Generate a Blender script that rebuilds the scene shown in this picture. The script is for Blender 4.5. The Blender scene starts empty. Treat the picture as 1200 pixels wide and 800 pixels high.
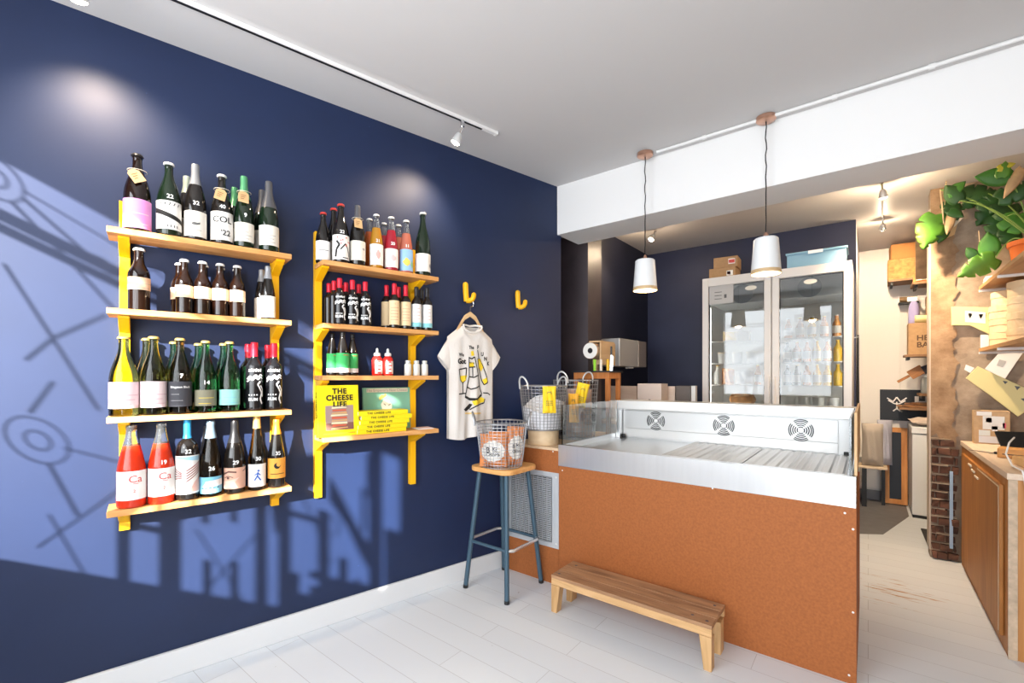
import bpy, bmesh, math, random
from mathutils import Vector, Matrix, Euler
random.seed(7)
sc = bpy.context.scene
COL = sc.collection
PI = math.pi

# ------------------------------------------------------------------ camera
CAM_Z = 1.35
FPX = 530.0                      # focal length in pixels for a 1200 px wide frame
HZ = 441.0                       # pixel row of the horizon
YAW = math.pi/2 - math.atan(673/FPX)       # turned left of +Y
cam = bpy.data.cameras.new('camera')
cam.sensor_width = 36.0
cam.lens = FPX/1200*36.0
cam.shift_y = (HZ-400)/1200
cam.clip_start = 0.05
camo = bpy.data.objects.new('camera', cam)
camo.location = (0, 0, CAM_Z)
camo.rotation_euler = (PI/2, 0, YAW)
COL.objects.link(camo)
sc.camera = camo

# ------------------------------------------------------------------ view, world, sun, daylight
sc.view_settings.view_transform = 'Standard'
sc.view_settings.look = 'None'
sc.view_settings.gamma = 1.0
sc.view_settings.use_curve_mapping = False
sc.view_settings.exposure = 0.0
sc.cycles.use_denoising = True
sc.cycles.max_bounces = 10
sc.cycles.diffuse_bounces = 6
sc.cycles.glossy_bounces = 4
sc.cycles.transmission_bounces = 8
sc.cycles.transparent_max_bounces = 12
sc.cycles.sample_clamp_indirect = 4.0
sc.cycles.caustics_reflective = False
sc.cycles.caustics_refractive = False

SUN_DIR = Vector((-0.130626, 0.191835, -0.091)).normalized()
SUN_E = 25.0
SKY_E = 2.2
WIN_W = 62.0
DOOR_W = 62.0

world = bpy.data.worlds.new('world')
sc.world = world
world.use_nodes = True
wn = world.node_tree
bg = wn.nodes['Background']
bg.inputs['Color'].default_value = (0.80, 0.90, 1.0, 1)
bg.inputs['Strength'].default_value = SKY_E

def link(o, parent=None):
    COL.objects.link(o)
    if parent is not None:
        o.parent = parent
    return o

def light(name, kind, loc, energy, color=(1, 1, 1), direction=None, **kw):
    l = bpy.data.lights.new(name, kind)
    l.energy = energy
    l.color = color
    for k, v in kw.items():
        setattr(l, k, v)
    o = bpy.data.objects.new(name, l)
    o.location = loc
    if direction is not None:
        o.rotation_euler = Vector(direction).to_track_quat('-Z', 'Y').to_euler()
    COL.objects.link(o)
    return o

light('sun', 'SUN', (3, -5, 4), SUN_E, (1.0, 0.95, 0.87), SUN_DIR, angle=math.radians(0.9))

# frame of the shop front: a straight line through (0,-.75)
FE = Vector((1, -0.1, 0)).normalized()
FN = Vector((0.1, 1, 0)).normalized()          # into the shop
FP = Vector((0, -0.75, 0))
def fr(s, d, z):                                # s along the front, d into the shop
    p = FP + FE*s + FN*d
    return Vector((p.x, p.y, z))
light('daylight_window', 'AREA', fr(-1.31, 0.03, 1.77), WIN_W, (0.93, 0.97, 1.0), FN, shape='RECTANGLE', size=1.62, size_y=1.55)
light('fill_light_door', 'AREA', fr(0.38, 0.03, 1.25), DOOR_W, (0.93, 0.97, 1.0), FN, shape='RECTANGLE', size=1.15, size_y=2.3)  # area lamp added as fill, set in the unseen door opening

# ------------------------------------------------------------------ frames and pixel rays
Cv = Vector((0, 0, CAM_Z))
Fv = Vector((-math.sin(YAW), math.cos(YAW), 0))
Rv = Vector((math.cos(YAW), math.sin(YAW), 0))
WB = math.atan(656/FPX) - YAW                   # the navy wall leans this far right of +Y
WU = Vector((math.sin(WB), math.cos(WB), 0))    # along the wall
WN = Vector((math.cos(WB), -math.sin(WB), 0))   # out of the wall
WD = -2.5508583
WROT = math.atan2(WU.y, WU.x)
def wl(u, n, z):
    p = WN*(WD+n) + WU*u
    return Vector((p.x, p.y, z))
def ray(px, py=HZ):
    return Fv + Rv*((px-600)/FPX) + Vector((0, 0, (HZ-py)/FPX))
def wall_u(px, n):                              # place along the wall seen in pixel column px, n out of it
    d = ray(px)
    return (d*((WD+n)/d.dot(WN))).dot(WU)
def wall_z(px, py, n):
    d = ray(px, py)
    return CAM_Z + d.z*((WD+n)/d.dot(WN))
def gx(px, y):
    d = ray(px)
    return d.x/d.y*y
def gz(px, py, y):
    d = ray(px, py)
    return CAM_Z + d.z/d.y*y
def gfloor(px, py, z=0):
    d = ray(px, py)
    t = (z-CAM_Z)/d.z
    return Vector((d.x*t, d.y*t, z))

# ------------------------------------------------------------------ materials
MATS = {}
def principled(name):
    m = bpy.data.materials.new(name)
    m.use_nodes = True
    return m, m.node_tree, m.node_tree.nodes['Principled BSDF']

def M(name, col=(0.8, 0.8, 0.8), rough=0.5, metal=0.0, spec=0.5, trans=0.0, ior=1.45, noise=0.0, nscale=20, bump=0.0, coat=0.0, emit=0.0, ecol=None, stretch=None):
    if name in MATS:
        return MATS[name]
    m, nt, b = principled(name)
    b.inputs['Base Color'].default_value = (*col, 1)
    b.inputs['Roughness'].default_value = rough
    b.inputs['Metallic'].default_value = metal
    b.inputs['Specular IOR Level'].default_value = spec
    b.inputs['Transmission Weight'].default_value = trans
    b.inputs['IOR'].default_value = ior
    b.inputs['Coat Weight'].default_value = coat
    if emit:
        b.inputs['Emission Color'].default_value = (*(ecol or col), 1)
        b.inputs['Emission Strength'].default_value = emit
    if noise or bump:
        tc = nt.nodes.new('ShaderNodeTexCoord')
        mp = nt.nodes.new('ShaderNodeMapping')
        nt.links.new(tc.outputs['Object'], mp.inputs['Vector'])
        if stretch:
            mp.inputs['Scale'].default_value = stretch
        nz = nt.nodes.new('ShaderNodeTexNoise')
        nz.inputs['Scale'].default_value = nscale
        nz.inputs['Detail'].default_value = 6
        nt.links.new(mp.outputs['Vector'], nz.inputs['Vector'])
        if noise:
            r = nt.nodes.new('ShaderNodeValToRGB')
            r.color_ramp.elements[0].position = 0.3
            r.color_ramp.elements[1].position = 0.7
            r.color_ramp.elements[0].color = (*[max(0, c*(1-noise)) for c in col], 1)
            r.color_ramp.elements[1].color = (*[min(1, c*(1+noise)) for c in col], 1)
            nt.links.new(nz.outputs['Fac'], r.inputs['Fac'])
            nt.links.new(r.outputs['Color'], b.inputs['Base Color'])
        if bump:
            bp = nt.nodes.new('ShaderNodeBump')
            bp.inputs['Strength'].default_value = bump
            bp.inputs['Distance'].default_value = 0.01
            nt.links.new(nz.outputs['Fac'], bp.inputs['Height'])
            nt.links.new(bp.outputs['Normal'], b.inputs['Normal'])
    MATS[name] = m
    return m

def wood(name, c1, c2, axis='X', scale=6.0, rough=0.5, spec=0.4):
    if name in MATS:
        return MATS[name]
    m, nt, b = principled(name)
    tc = nt.nodes.new('ShaderNodeTexCoord')
    mp = nt.nodes.new('ShaderNodeMapping')
    s = {'X': (0.12, 1, 1), 'Y': (1, 0.12, 1), 'Z': (1, 1, 0.12)}[axis]
    mp.inputs['Scale'].default_value = tuple(v*scale for v in s)
    nt.links.new(tc.outputs['Object'], mp.inputs['Vector'])
    nz = nt.nodes.new('ShaderNodeTexNoise')
    nz.inputs['Scale'].default_value = 4
    nz.inputs['Detail'].default_value = 8
    nz.inputs['Distortion'].default_value = 1.0
    nt.links.new(mp.outputs['Vector'], nz.inputs['Vector'])
    r = nt.nodes.new('ShaderNodeValToRGB')
    r.color_ramp.elements[0].position = 0.32
    r.color_ramp.elements[1].position = 0.68
    r.color_ramp.elements[0].color = (*c1, 1)
    r.color_ramp.elements[1].color = (*c2, 1)
    nt.links.new(nz.outputs['Fac'], r.inputs['Fac'])
    nt.links.new(r.outputs['Color'], b.inputs['Base Color'])
    b.inputs['Roughness'].default_value = rough
    b.inputs['Specular IOR Level'].default_value = spec
    MATS[name] = m
    return m

def floor_material():
    m, nt, b = principled('painted_boards')
    N, L = nt.nodes, nt.links
    tc = N.new('ShaderNodeTexCoord')
    br = N.new('ShaderNodeTexBrick')
    br.offset = 0.37
    br.inputs['Scale'].default_value = 1.0
    br.inputs['Brick Width'].default_value = 1.15
    br.inputs['Row Height'].default_value = 0.145
    br.inputs['Mortar Size'].default_value = 0.0014
    br.inputs['Mortar Smooth'].default_value = 0.3
    br.inputs['Color1'].default_value = (0.70, 0.74, 0.78, 1)
    br.inputs['Color2'].default_value = (0.66, 0.70, 0.745, 1)
    br.inputs['Mortar'].default_value = (0.45, 0.46, 0.48, 1)
    L.new(tc.outputs['Object'], br.inputs['Vector'])
    # scuffed paint with bare wood showing by the counter end
    sep = N.new('ShaderNodeSeparateXYZ')
    L.new(tc.outputs['Object'], sep.inputs['Vector'])
    mp = N.new('ShaderNodeMapping')
    mp.inputs['Scale'].default_value = (1.3, 9, 1)
    L.new(tc.outputs['Object'], mp.inputs['Vector'])
    nz = N.new('ShaderNodeTexNoise')
    nz.inputs['Scale'].default_value = 3.2
    nz.inputs['Detail'].default_value = 9
    nz.inputs['Roughness'].default_value = 0.65
    L.new(mp.outputs['Vector'], nz.inputs['Vector'])
    dist = N.new('ShaderNodeVectorMath'); dist.operation = 'DISTANCE'
    dist.inputs[1].default_value = (0.12, 3.75, 0)
    L.new(tc.outputs['Object'], dist.inputs[0])
    mr = N.new('ShaderNodeMapRange')
    mr.inputs['From Min'].default_value = 0.0
    mr.inputs['From Max'].default_value = 0.75
    mr.inputs['To Min'].default_value = 0.16
    mr.inputs['To Max'].default_value = -0.14
    L.new(dist.outputs['Value'], mr.inputs['Value'])
    ad = N.new('ShaderNodeMath'); ad.operation = 'ADD'
    L.new(nz.outputs['Fac'], ad.inputs[0]); L.new(mr.outputs['Result'], ad.inputs[1])
    rp = N.new('ShaderNodeValToRGB')
    rp.color_ramp.elements[0].position = 0.66
    rp.color_ramp.elements[1].position = 0.75
    L.new(ad.outputs['Value'], rp.inputs['Fac'])
    # small dark chips everywhere
    vz = N.new('ShaderNodeTexNoise')
    vz.inputs['Scale'].default_value = 26
    vz.inputs['Detail'].default_value = 3
    L.new(tc.outputs['Object'], vz.inputs['Vector'])
    r2 = N.new('ShaderNodeValToRGB')
    r2.color_ramp.elements[0].position = 0.755
    r2.color_ramp.elements[1].position = 0.80
    L.new(vz.outputs['Fac'], r2.inputs['Fac'])
    mx = N.new('ShaderNodeMix'); mx.data_type = 'RGBA'
    L.new(rp.outputs['Color'], mx.inputs['Factor'])
    L.new(br.outputs['Color'], mx.inputs['A'])
    mx.inputs['B'].default_value = (0.42, 0.20, 0.08, 1)
    m2 = N.new('ShaderNodeMix'); m2.data_type = 'RGBA'
    L.new(r2.outputs['Color'], m2.inputs['Factor'])
    L.new(mx.outputs['Result'], m2.inputs['A'])
    m2.inputs['B'].default_value = (0.25, 0.22, 0.20, 1)
    L.new(m2.outputs['Result'], b.inputs['Base Color'])
    b.inputs['Roughness'].default_value = 0.42
    return m

def navy_material():
    m, nt, b = principled('navy_paint')
    N, L = nt.nodes, nt.links
    tc = N.new('ShaderNodeTexCoord')
    nz = N.new('ShaderNodeTexNoise')
    nz.inputs['Scale'].default_value = 2.2
    nz.inputs['Detail'].default_value = 7
    L.new(tc.outputs['Object'], nz.inputs['Vector'])
    r = N.new('ShaderNodeValToRGB')
    r.color_ramp.elements[0].position = 0.3
    r.color_ramp.elements[1].position = 0.75
    r.color_ramp.elements[0].color = (0.0056, 0.0165, 0.062, 1)
    r.color_ramp.elements[1].color = (0.0078, 0.0218, 0.080, 1)
    L.new(nz.outputs['Fac'], r.inputs['Fac'])
    # pale chips
    n2 = N.new('ShaderNodeTexNoise')
    n2.inputs['Scale'].default_value = 45
    n2.inputs['Detail'].default_value = 4
    L.new(tc.outputs['Object'], n2.inputs['Vector'])
    r2 = N.new('ShaderNodeValToRGB')
    r2.color_ramp.elements[0].position = 0.76
    r2.color_ramp.elements[1].position = 0.80
    L.new(n2.outputs['Fac'], r2.inputs['Fac'])
    mx = N.new('ShaderNodeMix'); mx.data_type = 'RGBA'
    L.new(r2.outputs['Color'], mx.inputs['Factor'])
    L.new(r.outputs['Color'], mx.inputs['A'])
    mx.inputs['B'].default_value = (0.04, 0.08, 0.20, 1)
    L.new(mx.outputs['Result'], b.inputs['Base Color'])
    b.inputs['Roughness'].default_value = 0.55
    b.inputs['Specular IOR Level'].default_value = 0.48
    return m

def plaster_material(name, c1, c2):
    m, nt, b = principled(name)
    N, L = nt.nodes, nt.links
    tc = N.new('ShaderNodeTexCoord')
    nz = N.new('ShaderNodeTexNoise')
    nz.inputs['Scale'].default_value = 7
    nz.inputs['Detail'].default_value = 10
    nz.inputs['Roughness'].default_value = 0.62
    L.new(tc.outputs['Object'], nz.inputs['Vector'])
    r = N.new('ShaderNodeValToRGB')
    r.color_ramp.elements[0].position = 0.34
    r.color_ramp.elements[1].position = 0.66
    r.color_ramp.elements[0].color = (*c1, 1)
    r.color_ramp.elements[1].color = (*c2, 1)
    L.new(nz.outputs['Fac'], r.inputs['Fac'])
    L.new(r.outputs['Color'], b.inputs['Base Color'])
    bp = N.new('ShaderNodeBump')
    bp.inputs['Strength'].default_value = 0.5
    bp.inputs['Distance'].default_value = 0.02
    L.new(nz.outputs['Fac'], bp.inputs['Height'])
    L.new(bp.outputs['Normal'], b.inputs['Normal'])
    b.inputs['Roughness'].default_value = 0.9
    return m

NAVY = navy_material()
FLOOR = floor_material()
PLASTER = plaster_material('bare_plaster', (0.22, 0.13, 0.07), (0.42, 0.28, 0.17))
PLASTER2 = plaster_material('grey_plaster', (0.23, 0.165, 0.115), (0.40, 0.31, 0.23))
WHITE = M('white_paint', (0.82, 0.82, 0.82), 0.6)
CEIL = M('ceiling_paint', (0.60, 0.59, 0.59), 0.8)
YELLOW = M('yellow_paint', (0.95, 0.50, 0.005), 0.4)
SHELFW = wood('shelf_pine', (0.58, 0.26, 0.075), (0.76, 0.42, 0.165), 'X')
MDF = M('orange_fibreboard', (0.345, 0.112, 0.033), 0.6, noise=0.14, nscale=90, spec=0.3)
STEEL = M('brushed_steel', (0.72, 0.73, 0.74), 0.30, 1.0, noise=0.03, nscale=30, stretch=(0.3, 6, 12))
STEELW = M('bright_steel', (0.86, 0.87, 0.87), 0.42, 0.6)
GALV = M('galvanised_sheet', (0.62, 0.65, 0.68), 0.45, 0.5)
WIRE = M('galvanised_wire', (0.36, 0.37, 0.39), 0.4, 0.7)
CHROME = M('chrome', (0.85, 0.85, 0.86), 0.12, 1.0)
DARK = M('black_plastic', (0.012, 0.012, 0.014), 0.45)
GLASS = M('clear_glass', (0.95, 1.0, 0.98), 0.0, trans=1.0, ior=1.45)
BLUEMETAL = M('blue_grey_metal', (0.060, 0.115, 0.165), 0.4, 0.2)
BAMBOO = wood('bamboo_seat', (0.68, 0.33, 0.10), (0.82, 0.46, 0.18), 'X', 5)
BENCHTOP = wood('worn_bench_wood', (0.24, 0.125, 0.065), (0.48, 0.27, 0.14), 'X', 7)
BENCHSIDE = wood('bench_side_wood', (0.50, 0.29, 0.12), (0.70, 0.44, 0.22), 'X', 7)
CARD = M('cardboard', (0.40, 0.245, 0.125), 0.8, noise=0.08, nscale=40)
CARD2 = M('pale_cardboard', (0.52, 0.35, 0.20), 0.8, noise=0.08, nscale=40)
PAPERW = M('white_paper', (0.83, 0.82, 0.80), 0.8)
CREAM = M('cream_paper', (0.78, 0.70, 0.56), 0.8)
KRAFT = M('kraft_tag', (0.62, 0.40, 0.20), 0.8)
INK = M('black_ink', (0.012, 0.012, 0.012), 0.7)
CHALK = M('white_chalk_ink', (0.85, 0.85, 0.85), 0.7)
CABW = wood('cabinet_veneer', (0.33, 0.125, 0.026), (0.46, 0.20, 0.05), 'Z', 5)
CABE = wood('cabinet_end_ply', (0.42, 0.17, 0.045), (0.58, 0.28, 0.09), 'Z', 4)
PALEW = wood('pale_ply_edge', (0.62, 0.48, 0.34), (0.74, 0.60, 0.44), 'Z', 6)
ORANGEW = wood('orange_stand_wood', (0.50, 0.17, 0.04), (0.62, 0.25, 0.08), 'Z', 6)
CHEESEW = wood('veneer_box_wood', (0.70, 0.50, 0.29), (0.82, 0.64, 0.42), 'X', 4)
COPPER = M('brushed_copper', (0.62, 0.36, 0.26), 0.3, 0.9)

# ------------------------------------------------------------------ mesh helpers
class MB:
    def __init__(self):
        self.v = []; self.f = []; self.m = []; self.mi = 0
    def quad(self, *pts):
        n = len(self.v); self.v += [tuple(p) for p in pts]
        self.f.append(tuple(range(n, n+len(pts)))); self.m.append(self.mi)
        return self
    def box(self, x0, x1, y0, y1, z0, z1):
        n = len(self.v)
        self.v += [(x, y, z) for z in (z0, z1) for y in (y0, y1) for x in (x0, x1)]
        for f in ((0, 2, 3, 1), (4, 5, 7, 6), (0, 1, 5, 4), (2, 6, 7, 3), (0, 4, 6, 2), (1, 3, 7, 5)):
            self.f.append(tuple(n+i for i in f)); self.m.append(self.mi)
        return self
    def prism(self, pts, vec):                  # planar polygon pts pushed along vec
        vec = Vector(vec); n = len(self.v); k = len(pts)
        self.v += [tuple(Vector(p)) for p in pts] + [tuple(Vector(p)+vec) for p in pts]
        self.f.append(tuple(range(n+k-1, n-1, -1))); self.m.append(self.mi)
        self.f.append(tuple(range(n+k, n+2*k))); self.m.append(self.mi)
        for i in range(k):
            j = (i+1) % k
            self.f.append((n+i, n+j, n+k+j, n+k+i)); self.m.append(self.mi)
        return self
    def lathe(self, prof, seg=24, c=(0, 0, 0), cap=True, axis='Z'):
        n = len(self.v); k = len(prof)
        for r, z in prof:
            for i in range(seg):
                a = 2*PI*i/seg
                p = (r*math.cos(a), r*math.sin(a), z)
                if axis == 'Y': p = (p[0], p[2], p[1])
                if axis == 'X': p = (p[2], p[0], p[1])
                self.v.append((p[0]+c[0], p[1]+c[1], p[2]+c[2]))
        for j in range(k-1):
            for i in range(seg):
                i2 = (i+1) % seg
                self.f.append((n+j*seg+i, n+j*seg+i2, n+(j+1)*seg+i2, n+(j+1)*seg+i)); self.m.append(self.mi)
        if cap:
            self.f.append(tuple(n+i for i in reversed(range(seg)))); self.m.append(self.mi)
            self.f.append(tuple(n+(k-1)*seg+i for i in range(seg))); self.m.append(self.mi)
        return self
    def tube(self, pts, r, seg=8, closed=False, r2=None):
        pts = [Vector(p) for p in pts]; n = len(self.v); k = len(pts)
        up = None
        for i, p in enumerate(pts):
            if closed:
                t = pts[(i+1) % k]-pts[i-1]
            else:
                t = pts[min(i+1, k-1)]-pts[max(i-1, 0)]
            t.normalize()
            if up is None:
                up = t.orthogonal().normalized()
            up = up - t*up.dot(t)
            if up.length < 1e-5: up = t.orthogonal()
            up.normalize()
            s = t.cross(up)
            rr = r if r2 is None else r+(r2-r)*i/(k-1)
            for j in range(seg):
                a = 2*PI*j/seg
                self.v.append(tuple(p+up*(rr*math.cos(a))+s*(rr*math.sin(a))))
        for i in range(k if closed else k-1):
            i2 = (i+1) % k
            for j in range(seg):
                j2 = (j+1) % seg
                self.f.append((n+i*seg+j, n+i*seg+j2, n+i2*seg+j2, n+i2*seg+j)); self.m.append(self.mi)
        if not closed:
            self.f.append(tuple(n+j for j in reversed(range(seg)))); self.m.append(self.mi)
            self.f.append(tuple(n+(k-1)*seg+j for j in range(seg))); self.m.append(self.mi)
        return self
    def arc_patch(self, R, a0, a1, z0, z1, seg=16, c=(0, 0)):   # label wrapped on a cylinder; angle 0 faces -Y
        n = len(self.v)
        for i in range(seg+1):
            a = a0+(a1-a0)*i/seg
            for z in (z0, z1):
                self.v.append((c[0]+R*math.sin(a), c[1]-R*math.cos(a), z))
        for i in range(seg):
            b = n+2*i
            self.f.append((b, b+2, b+3, b+1)); self.m.append(self.mi)
        return self
    def build(self, name, mat, parent=None, smooth=False, bevel=0.0, loc=None, rot=None, sub=0, angle=40):
        me = bpy.data.meshes.new(name)
        me.from_pydata(self.v, [], self.f)
        mats = mat if isinstance(mat, (list, tuple)) else [mat]
        for m in mats: me.materials.append(m)
        if len(mats) > 1:
            me.polygons.foreach_set('material_index', self.m)
        bm = bmesh.new(); bm.from_mesh(me)
        bmesh.ops.recalc_face_normals(bm, faces=bm.faces)
        bm.to_mesh(me); bm.free()
        if smooth:
            me.polygons.foreach_set('use_smooth', [True]*len(me.polygons))
            me.set_sharp_from_angle(angle=math.radians(angle))
        me.update()
        o = bpy.data.objects.new(name, me)
        link(o, parent)
        if loc is not None: o.location = loc
        if rot is not None: o.rotation_euler = rot if hasattr(rot, '__len__') else (0, 0, rot)
        if bevel:
            md = o.modifiers.new('bevel', 'BEVEL'); md.width = bevel; md.segments = 2; md.limit_method = 'ANGLE'
        if sub:
            md = o.modifiers.new('sub', 'SUBSURF'); md.levels = sub; md.render_levels = sub
        return o

def thing(name, label, cat, loc=(0, 0, 0), rotz=0.0, group=None, rot=None):
    o = bpy.data.objects.new(name, None)
    o.empty_display_size = 0.05
    COL.objects.link(o)
    o.location = loc
    o.rotation_euler = rot if rot is not None else (0, 0, rotz)
    return tag(o, label, cat, group)

def tag(o, label, cat, group=None):
    o['label'] = label; o['category'] = cat
    if group: o['group'] = group
    return o

def struct(o):
    o['kind'] = 'structure'
    return o

def txt_verts(s, size=0.02, align='CENTER', bold=0.0, spacing=1.0, shear=0.0):
    cu = bpy.data.curves.new('t', 'FONT')
    cu.body = s; cu.size = size; cu.align_x = align; cu.align_y = 'CENTER'
    cu.offset = bold; cu.space_character = spacing; cu.shear = shear; cu.resolution_u = 3
    ob = bpy.data.objects.new('t', cu)
    me = ob.to_mesh()
    v = [tuple(p.co) for p in me.vertices]; f = [tuple(p.vertices) for p in me.polygons]
    ob.to_mesh_clear()
    bpy.data.objects.remove(ob); bpy.data.curves.remove(cu)
    return v, f

def add_txt(mb, s, size, fn, **kw):             # fn maps (x, y) of the lettering to a 3D point
    v, f = txt_verts(s, size, **kw)
    for q in f:
        add_poly(mb, [(v[i][0], v[i][1]) for i in q], fn)
    return mb

def clip_half(pts, x0, keep_right):
    out = []
    for (ax, ay), (bx, by) in zip(pts, pts[1:]+pts[:1]):
        ain = (ax >= x0) if keep_right else (ax <= x0)
        bin_ = (bx >= x0) if keep_right else (bx <= x0)
        if ain: out.append((ax, ay))
        if ain != bin_:
            t = (x0-ax)/(bx-ax); out.append((x0, ay+(by-ay)*t))
    return out
STRIP = 0.0075
def add_poly(mb, pts, fn, strip=None):          # laid in narrow upright strips, so that it follows a curved face
    st = strip or STRIP
    pts = [tuple(p) for p in pts]
    xa, xb = min(p[0] for p in pts), max(p[0] for p in pts)
    k = max(1, math.ceil((xb-xa)/st))
    for i in range(k):
        q = pts
        if k > 1:
            q = clip_half(clip_half(pts, xa+(xb-xa)*i/k, True), xa+(xb-xa)*(i+1)/k, False)
        if len(q) < 3: continue
        n = len(mb.v)
        mb.v += [tuple(fn(x, y)) for x, y in q]
        mb.f.append(tuple(range(n, n+len(q)))); mb.m.append(mb.mi)

def stroke(mb, pts, w, fn):                     # a flat line of width w through 2D points
    for (x0, y0), (x1, y1) in zip(pts, pts[1:]):
        dx, dy = x1-x0, y1-y0; L = math.hypot(dx, dy) or 1
        ox, oy = -dy/L*w/2, dx/L*w/2
        add_poly(mb, [(x0-ox, y0-oy), (x1-ox, y1-oy), (x1+ox, y1+oy), (x0+ox, y0+oy)], fn)

def disc(x, y, r, n=14, ry=None):
    return [(x+r*math.cos(2*PI*i/n), y+(ry or r)*math.sin(2*PI*i/n)) for i in range(n)]

# ================================================================== THE ROOM
CZ = 2.846           # front ceiling
RZ = 2.745           # ceiling behind the beam
BZ = 2.465           # underside of the beam
BY0, BY1 = 3.02, 3.35
# floor
struct(MB().box(-3.2, 1.4, -1.2, 6.6, -0.06, 0).build('floor', FLOOR))
GREYFLOOR = M('grey_floor_paint', (0.17, 0.165, 0.17), 0.45, noise=0.1, nscale=12)
pg = [gfloor(1008, 628), gfloor(1058, 598), gfloor(1066, 586), gfloor(1000, 583)]
pg = [Vector((-0.9, 4.35, 0)), Vector((0.10, 5.0, 0)), Vector((0.31, 5.8, 0)), Vector((0.31, 6.39, 0)), Vector((-0.9, 6.39, 0))]
struct(MB().prism([(p.x, p.y, 0.0) for p in pg], (0, 0, 0.002)).build('floor', GREYFLOOR))
# navy wall on the left, leaning in plan
wall = MB().prism([wl(-1.6, 0, 0), wl(2.56, 0, 0), wl(2.56, -0.12, 0), wl(-1.6, -0.12, 0)], (0, 0, 3.0)).build('wall_left', NAVY)
struct(wall)
bb = MB().prism([wl(-1.6, 0, 0), wl(2.03, 0, 0), wl(2.03, 0.02, 0), wl(-1.6, 0.02, 0)], (0, 0, 0.118)).build('baseboard_left', M('skirting_paint', (0.74, 0.76, 0.78), 0.5), bevel=0.004)
struct(bb)
# recess and pier behind the counter end, side wall and back wall
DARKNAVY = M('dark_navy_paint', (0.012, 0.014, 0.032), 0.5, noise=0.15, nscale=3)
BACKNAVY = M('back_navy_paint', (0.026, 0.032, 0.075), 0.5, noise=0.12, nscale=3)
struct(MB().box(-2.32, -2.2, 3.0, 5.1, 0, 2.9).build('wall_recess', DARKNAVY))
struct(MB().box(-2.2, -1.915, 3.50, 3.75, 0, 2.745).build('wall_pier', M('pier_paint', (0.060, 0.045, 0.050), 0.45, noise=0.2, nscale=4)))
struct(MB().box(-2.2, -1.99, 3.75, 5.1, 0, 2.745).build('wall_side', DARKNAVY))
struct(MB().box(-2.2, -0.085, 5.05, 5.15, 0, 2.8).build('wall_back', BACKNAVY))
struct(MB().box(-0.185, -0.085, 5.15, 6.4, 0, 2.8).build('wall_passage', WHITE))
# far white wall of the passage, boarded
fw = MB().box(-0.2, 1.2, 6.40, 6.5, 0, 2.9)
fw.box(-0.085, 1.0, 6.385, 6.40, 0.12, 2.62)
fw.box(-0.085, 0.27, 6.375, 6.385, 0.12, 2.60)
struct(fw.build('wall_far', M('passage_paint', (0.80, 0.77, 0.74), 0.55), bevel=0.003))
struct(MB().box(-0.085, 0.9, 6.35, 6.385, 0, 0.10).build('baseboard_far', M('grey_skirting', (0.20, 0.20, 0.22), 0.5)))
# right wall and the plastered end wall with its cut edge
struct(MB().box(1.0, 1.12, -1.0, 6.5, 0, 2.9).build('wall_right', PLASTER2))
ew = MB().prism([(0.366, 4.60, 0), (1.0, 4.60, 0), (1.0, 4.74, 0), (0.366, 4.74, 0)], (0, 0, 2.745))
struct(ew.build('wall_end', PLASTER2))
# smoother brown coat on the left part of it, torn along its right edge
def torn(z): return 0.497 + 0.012*math.sin(z*23)+0.009*math.sin(z*61+1)+0.006*math.sin(z*131)
tp = [(0.366, 4.597, 0.86)]
zs = [0.86+i*(2.745-0.86)/90 for i in range(91)]
low = [(0.366, 4.6, 0.90), (0.40, 4.6, 0.93), (0.415, 4.6, 0.885), (0.44, 4.6, 0.90), (0.452, 4.6, 0.85), (0.476, 4.6, 0.80), (0.488, 4.6, 0.70)]
poly = low + [(torn(z), 4.6, z) for z in zs if z > 0.72] + [(0.366, 4.6, 2.745)]
struct(MB().prism(poly, (0, -0.012, 0)).build('trim_1', PLASTER))
struct(MB().box(0.358, 0.367, 4.585, 4.74, 0.06, 2.6).build('trim_2', M('board_edge', (0.52, 0.44, 0.36), 0.8)))
# bare brick below the torn plaster, each course a little ragged
BRICK = plaster_material('old_brick', (0.035, 0.018, 0.013), (0.20, 0.085, 0.05))
MORTAR = plaster_material('old_mortar', (0.26, 0.19, 0.13), (0.45, 0.36, 0.27))
bk = MB()
z = 0.015; rb_ = random.Random(9)
bk.mi = 0
while z < 0.87:
    h = rb_.uniform(0.040, 0.052)
    xs = [0.369]
    xs.append(0.369+rb_.uniform(0.02, 0.05)); xs.append(xs[-1]+rb_.uniform(0.05, 0.08)); xs.append(0.512+rb_.uniform(-0.02, 0.008))
    for a, b in zip(xs, xs[1:]):
        if b-a < 0.015: continue
        dy = rb_.uniform(-0.030, 0.004); dz = rb_.uniform(-0.004, 0.004)
        bk.mi = 0
        n = len(bk.v)
        bk.box(a+0.004, b-0.003, 4.580+dy, 4.60, z+dz, z+h+dz)
        for q in range(n, n+8):
            vx, vy, vz = bk.v[q]; bk.v[q] = (vx+rb_.uniform(-0.005, 0.005), vy+rb_.uniform(-0.006, 0.006), vz+rb_.uniform(-0.005, 0.005))
    bk.mi = 1
    n = len(bk.v)
    bk.box(0.368, 0.47+rb_.uniform(-0.03, 0.035), 4.568+rb_.uniform(-0.014, 0.010), 4.60, z+h+0.003, z+h+0.013)
    for q in range(n, n+8):
        vx, vy, vz = bk.v[q]; bk.v[q] = (vx, vy+rb_.uniform(-0.008, 0.006), vz+rb_.uniform(-0.004, 0.004))
    z += h+0.017
struct(bk.build('trim_3', [BRICK, MORTAR], bevel=0.004))
bs = MB().box(0.466, 0.484, 4.556, 4.572, 0.10, 0.66).build('pipe_strip', M('pale_blue_plastic', (0.36, 0.50, 0.68), 0.5))
tag(bs, 'pale blue vertical strip on the bare brickwork of the pier', 'strip')
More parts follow.
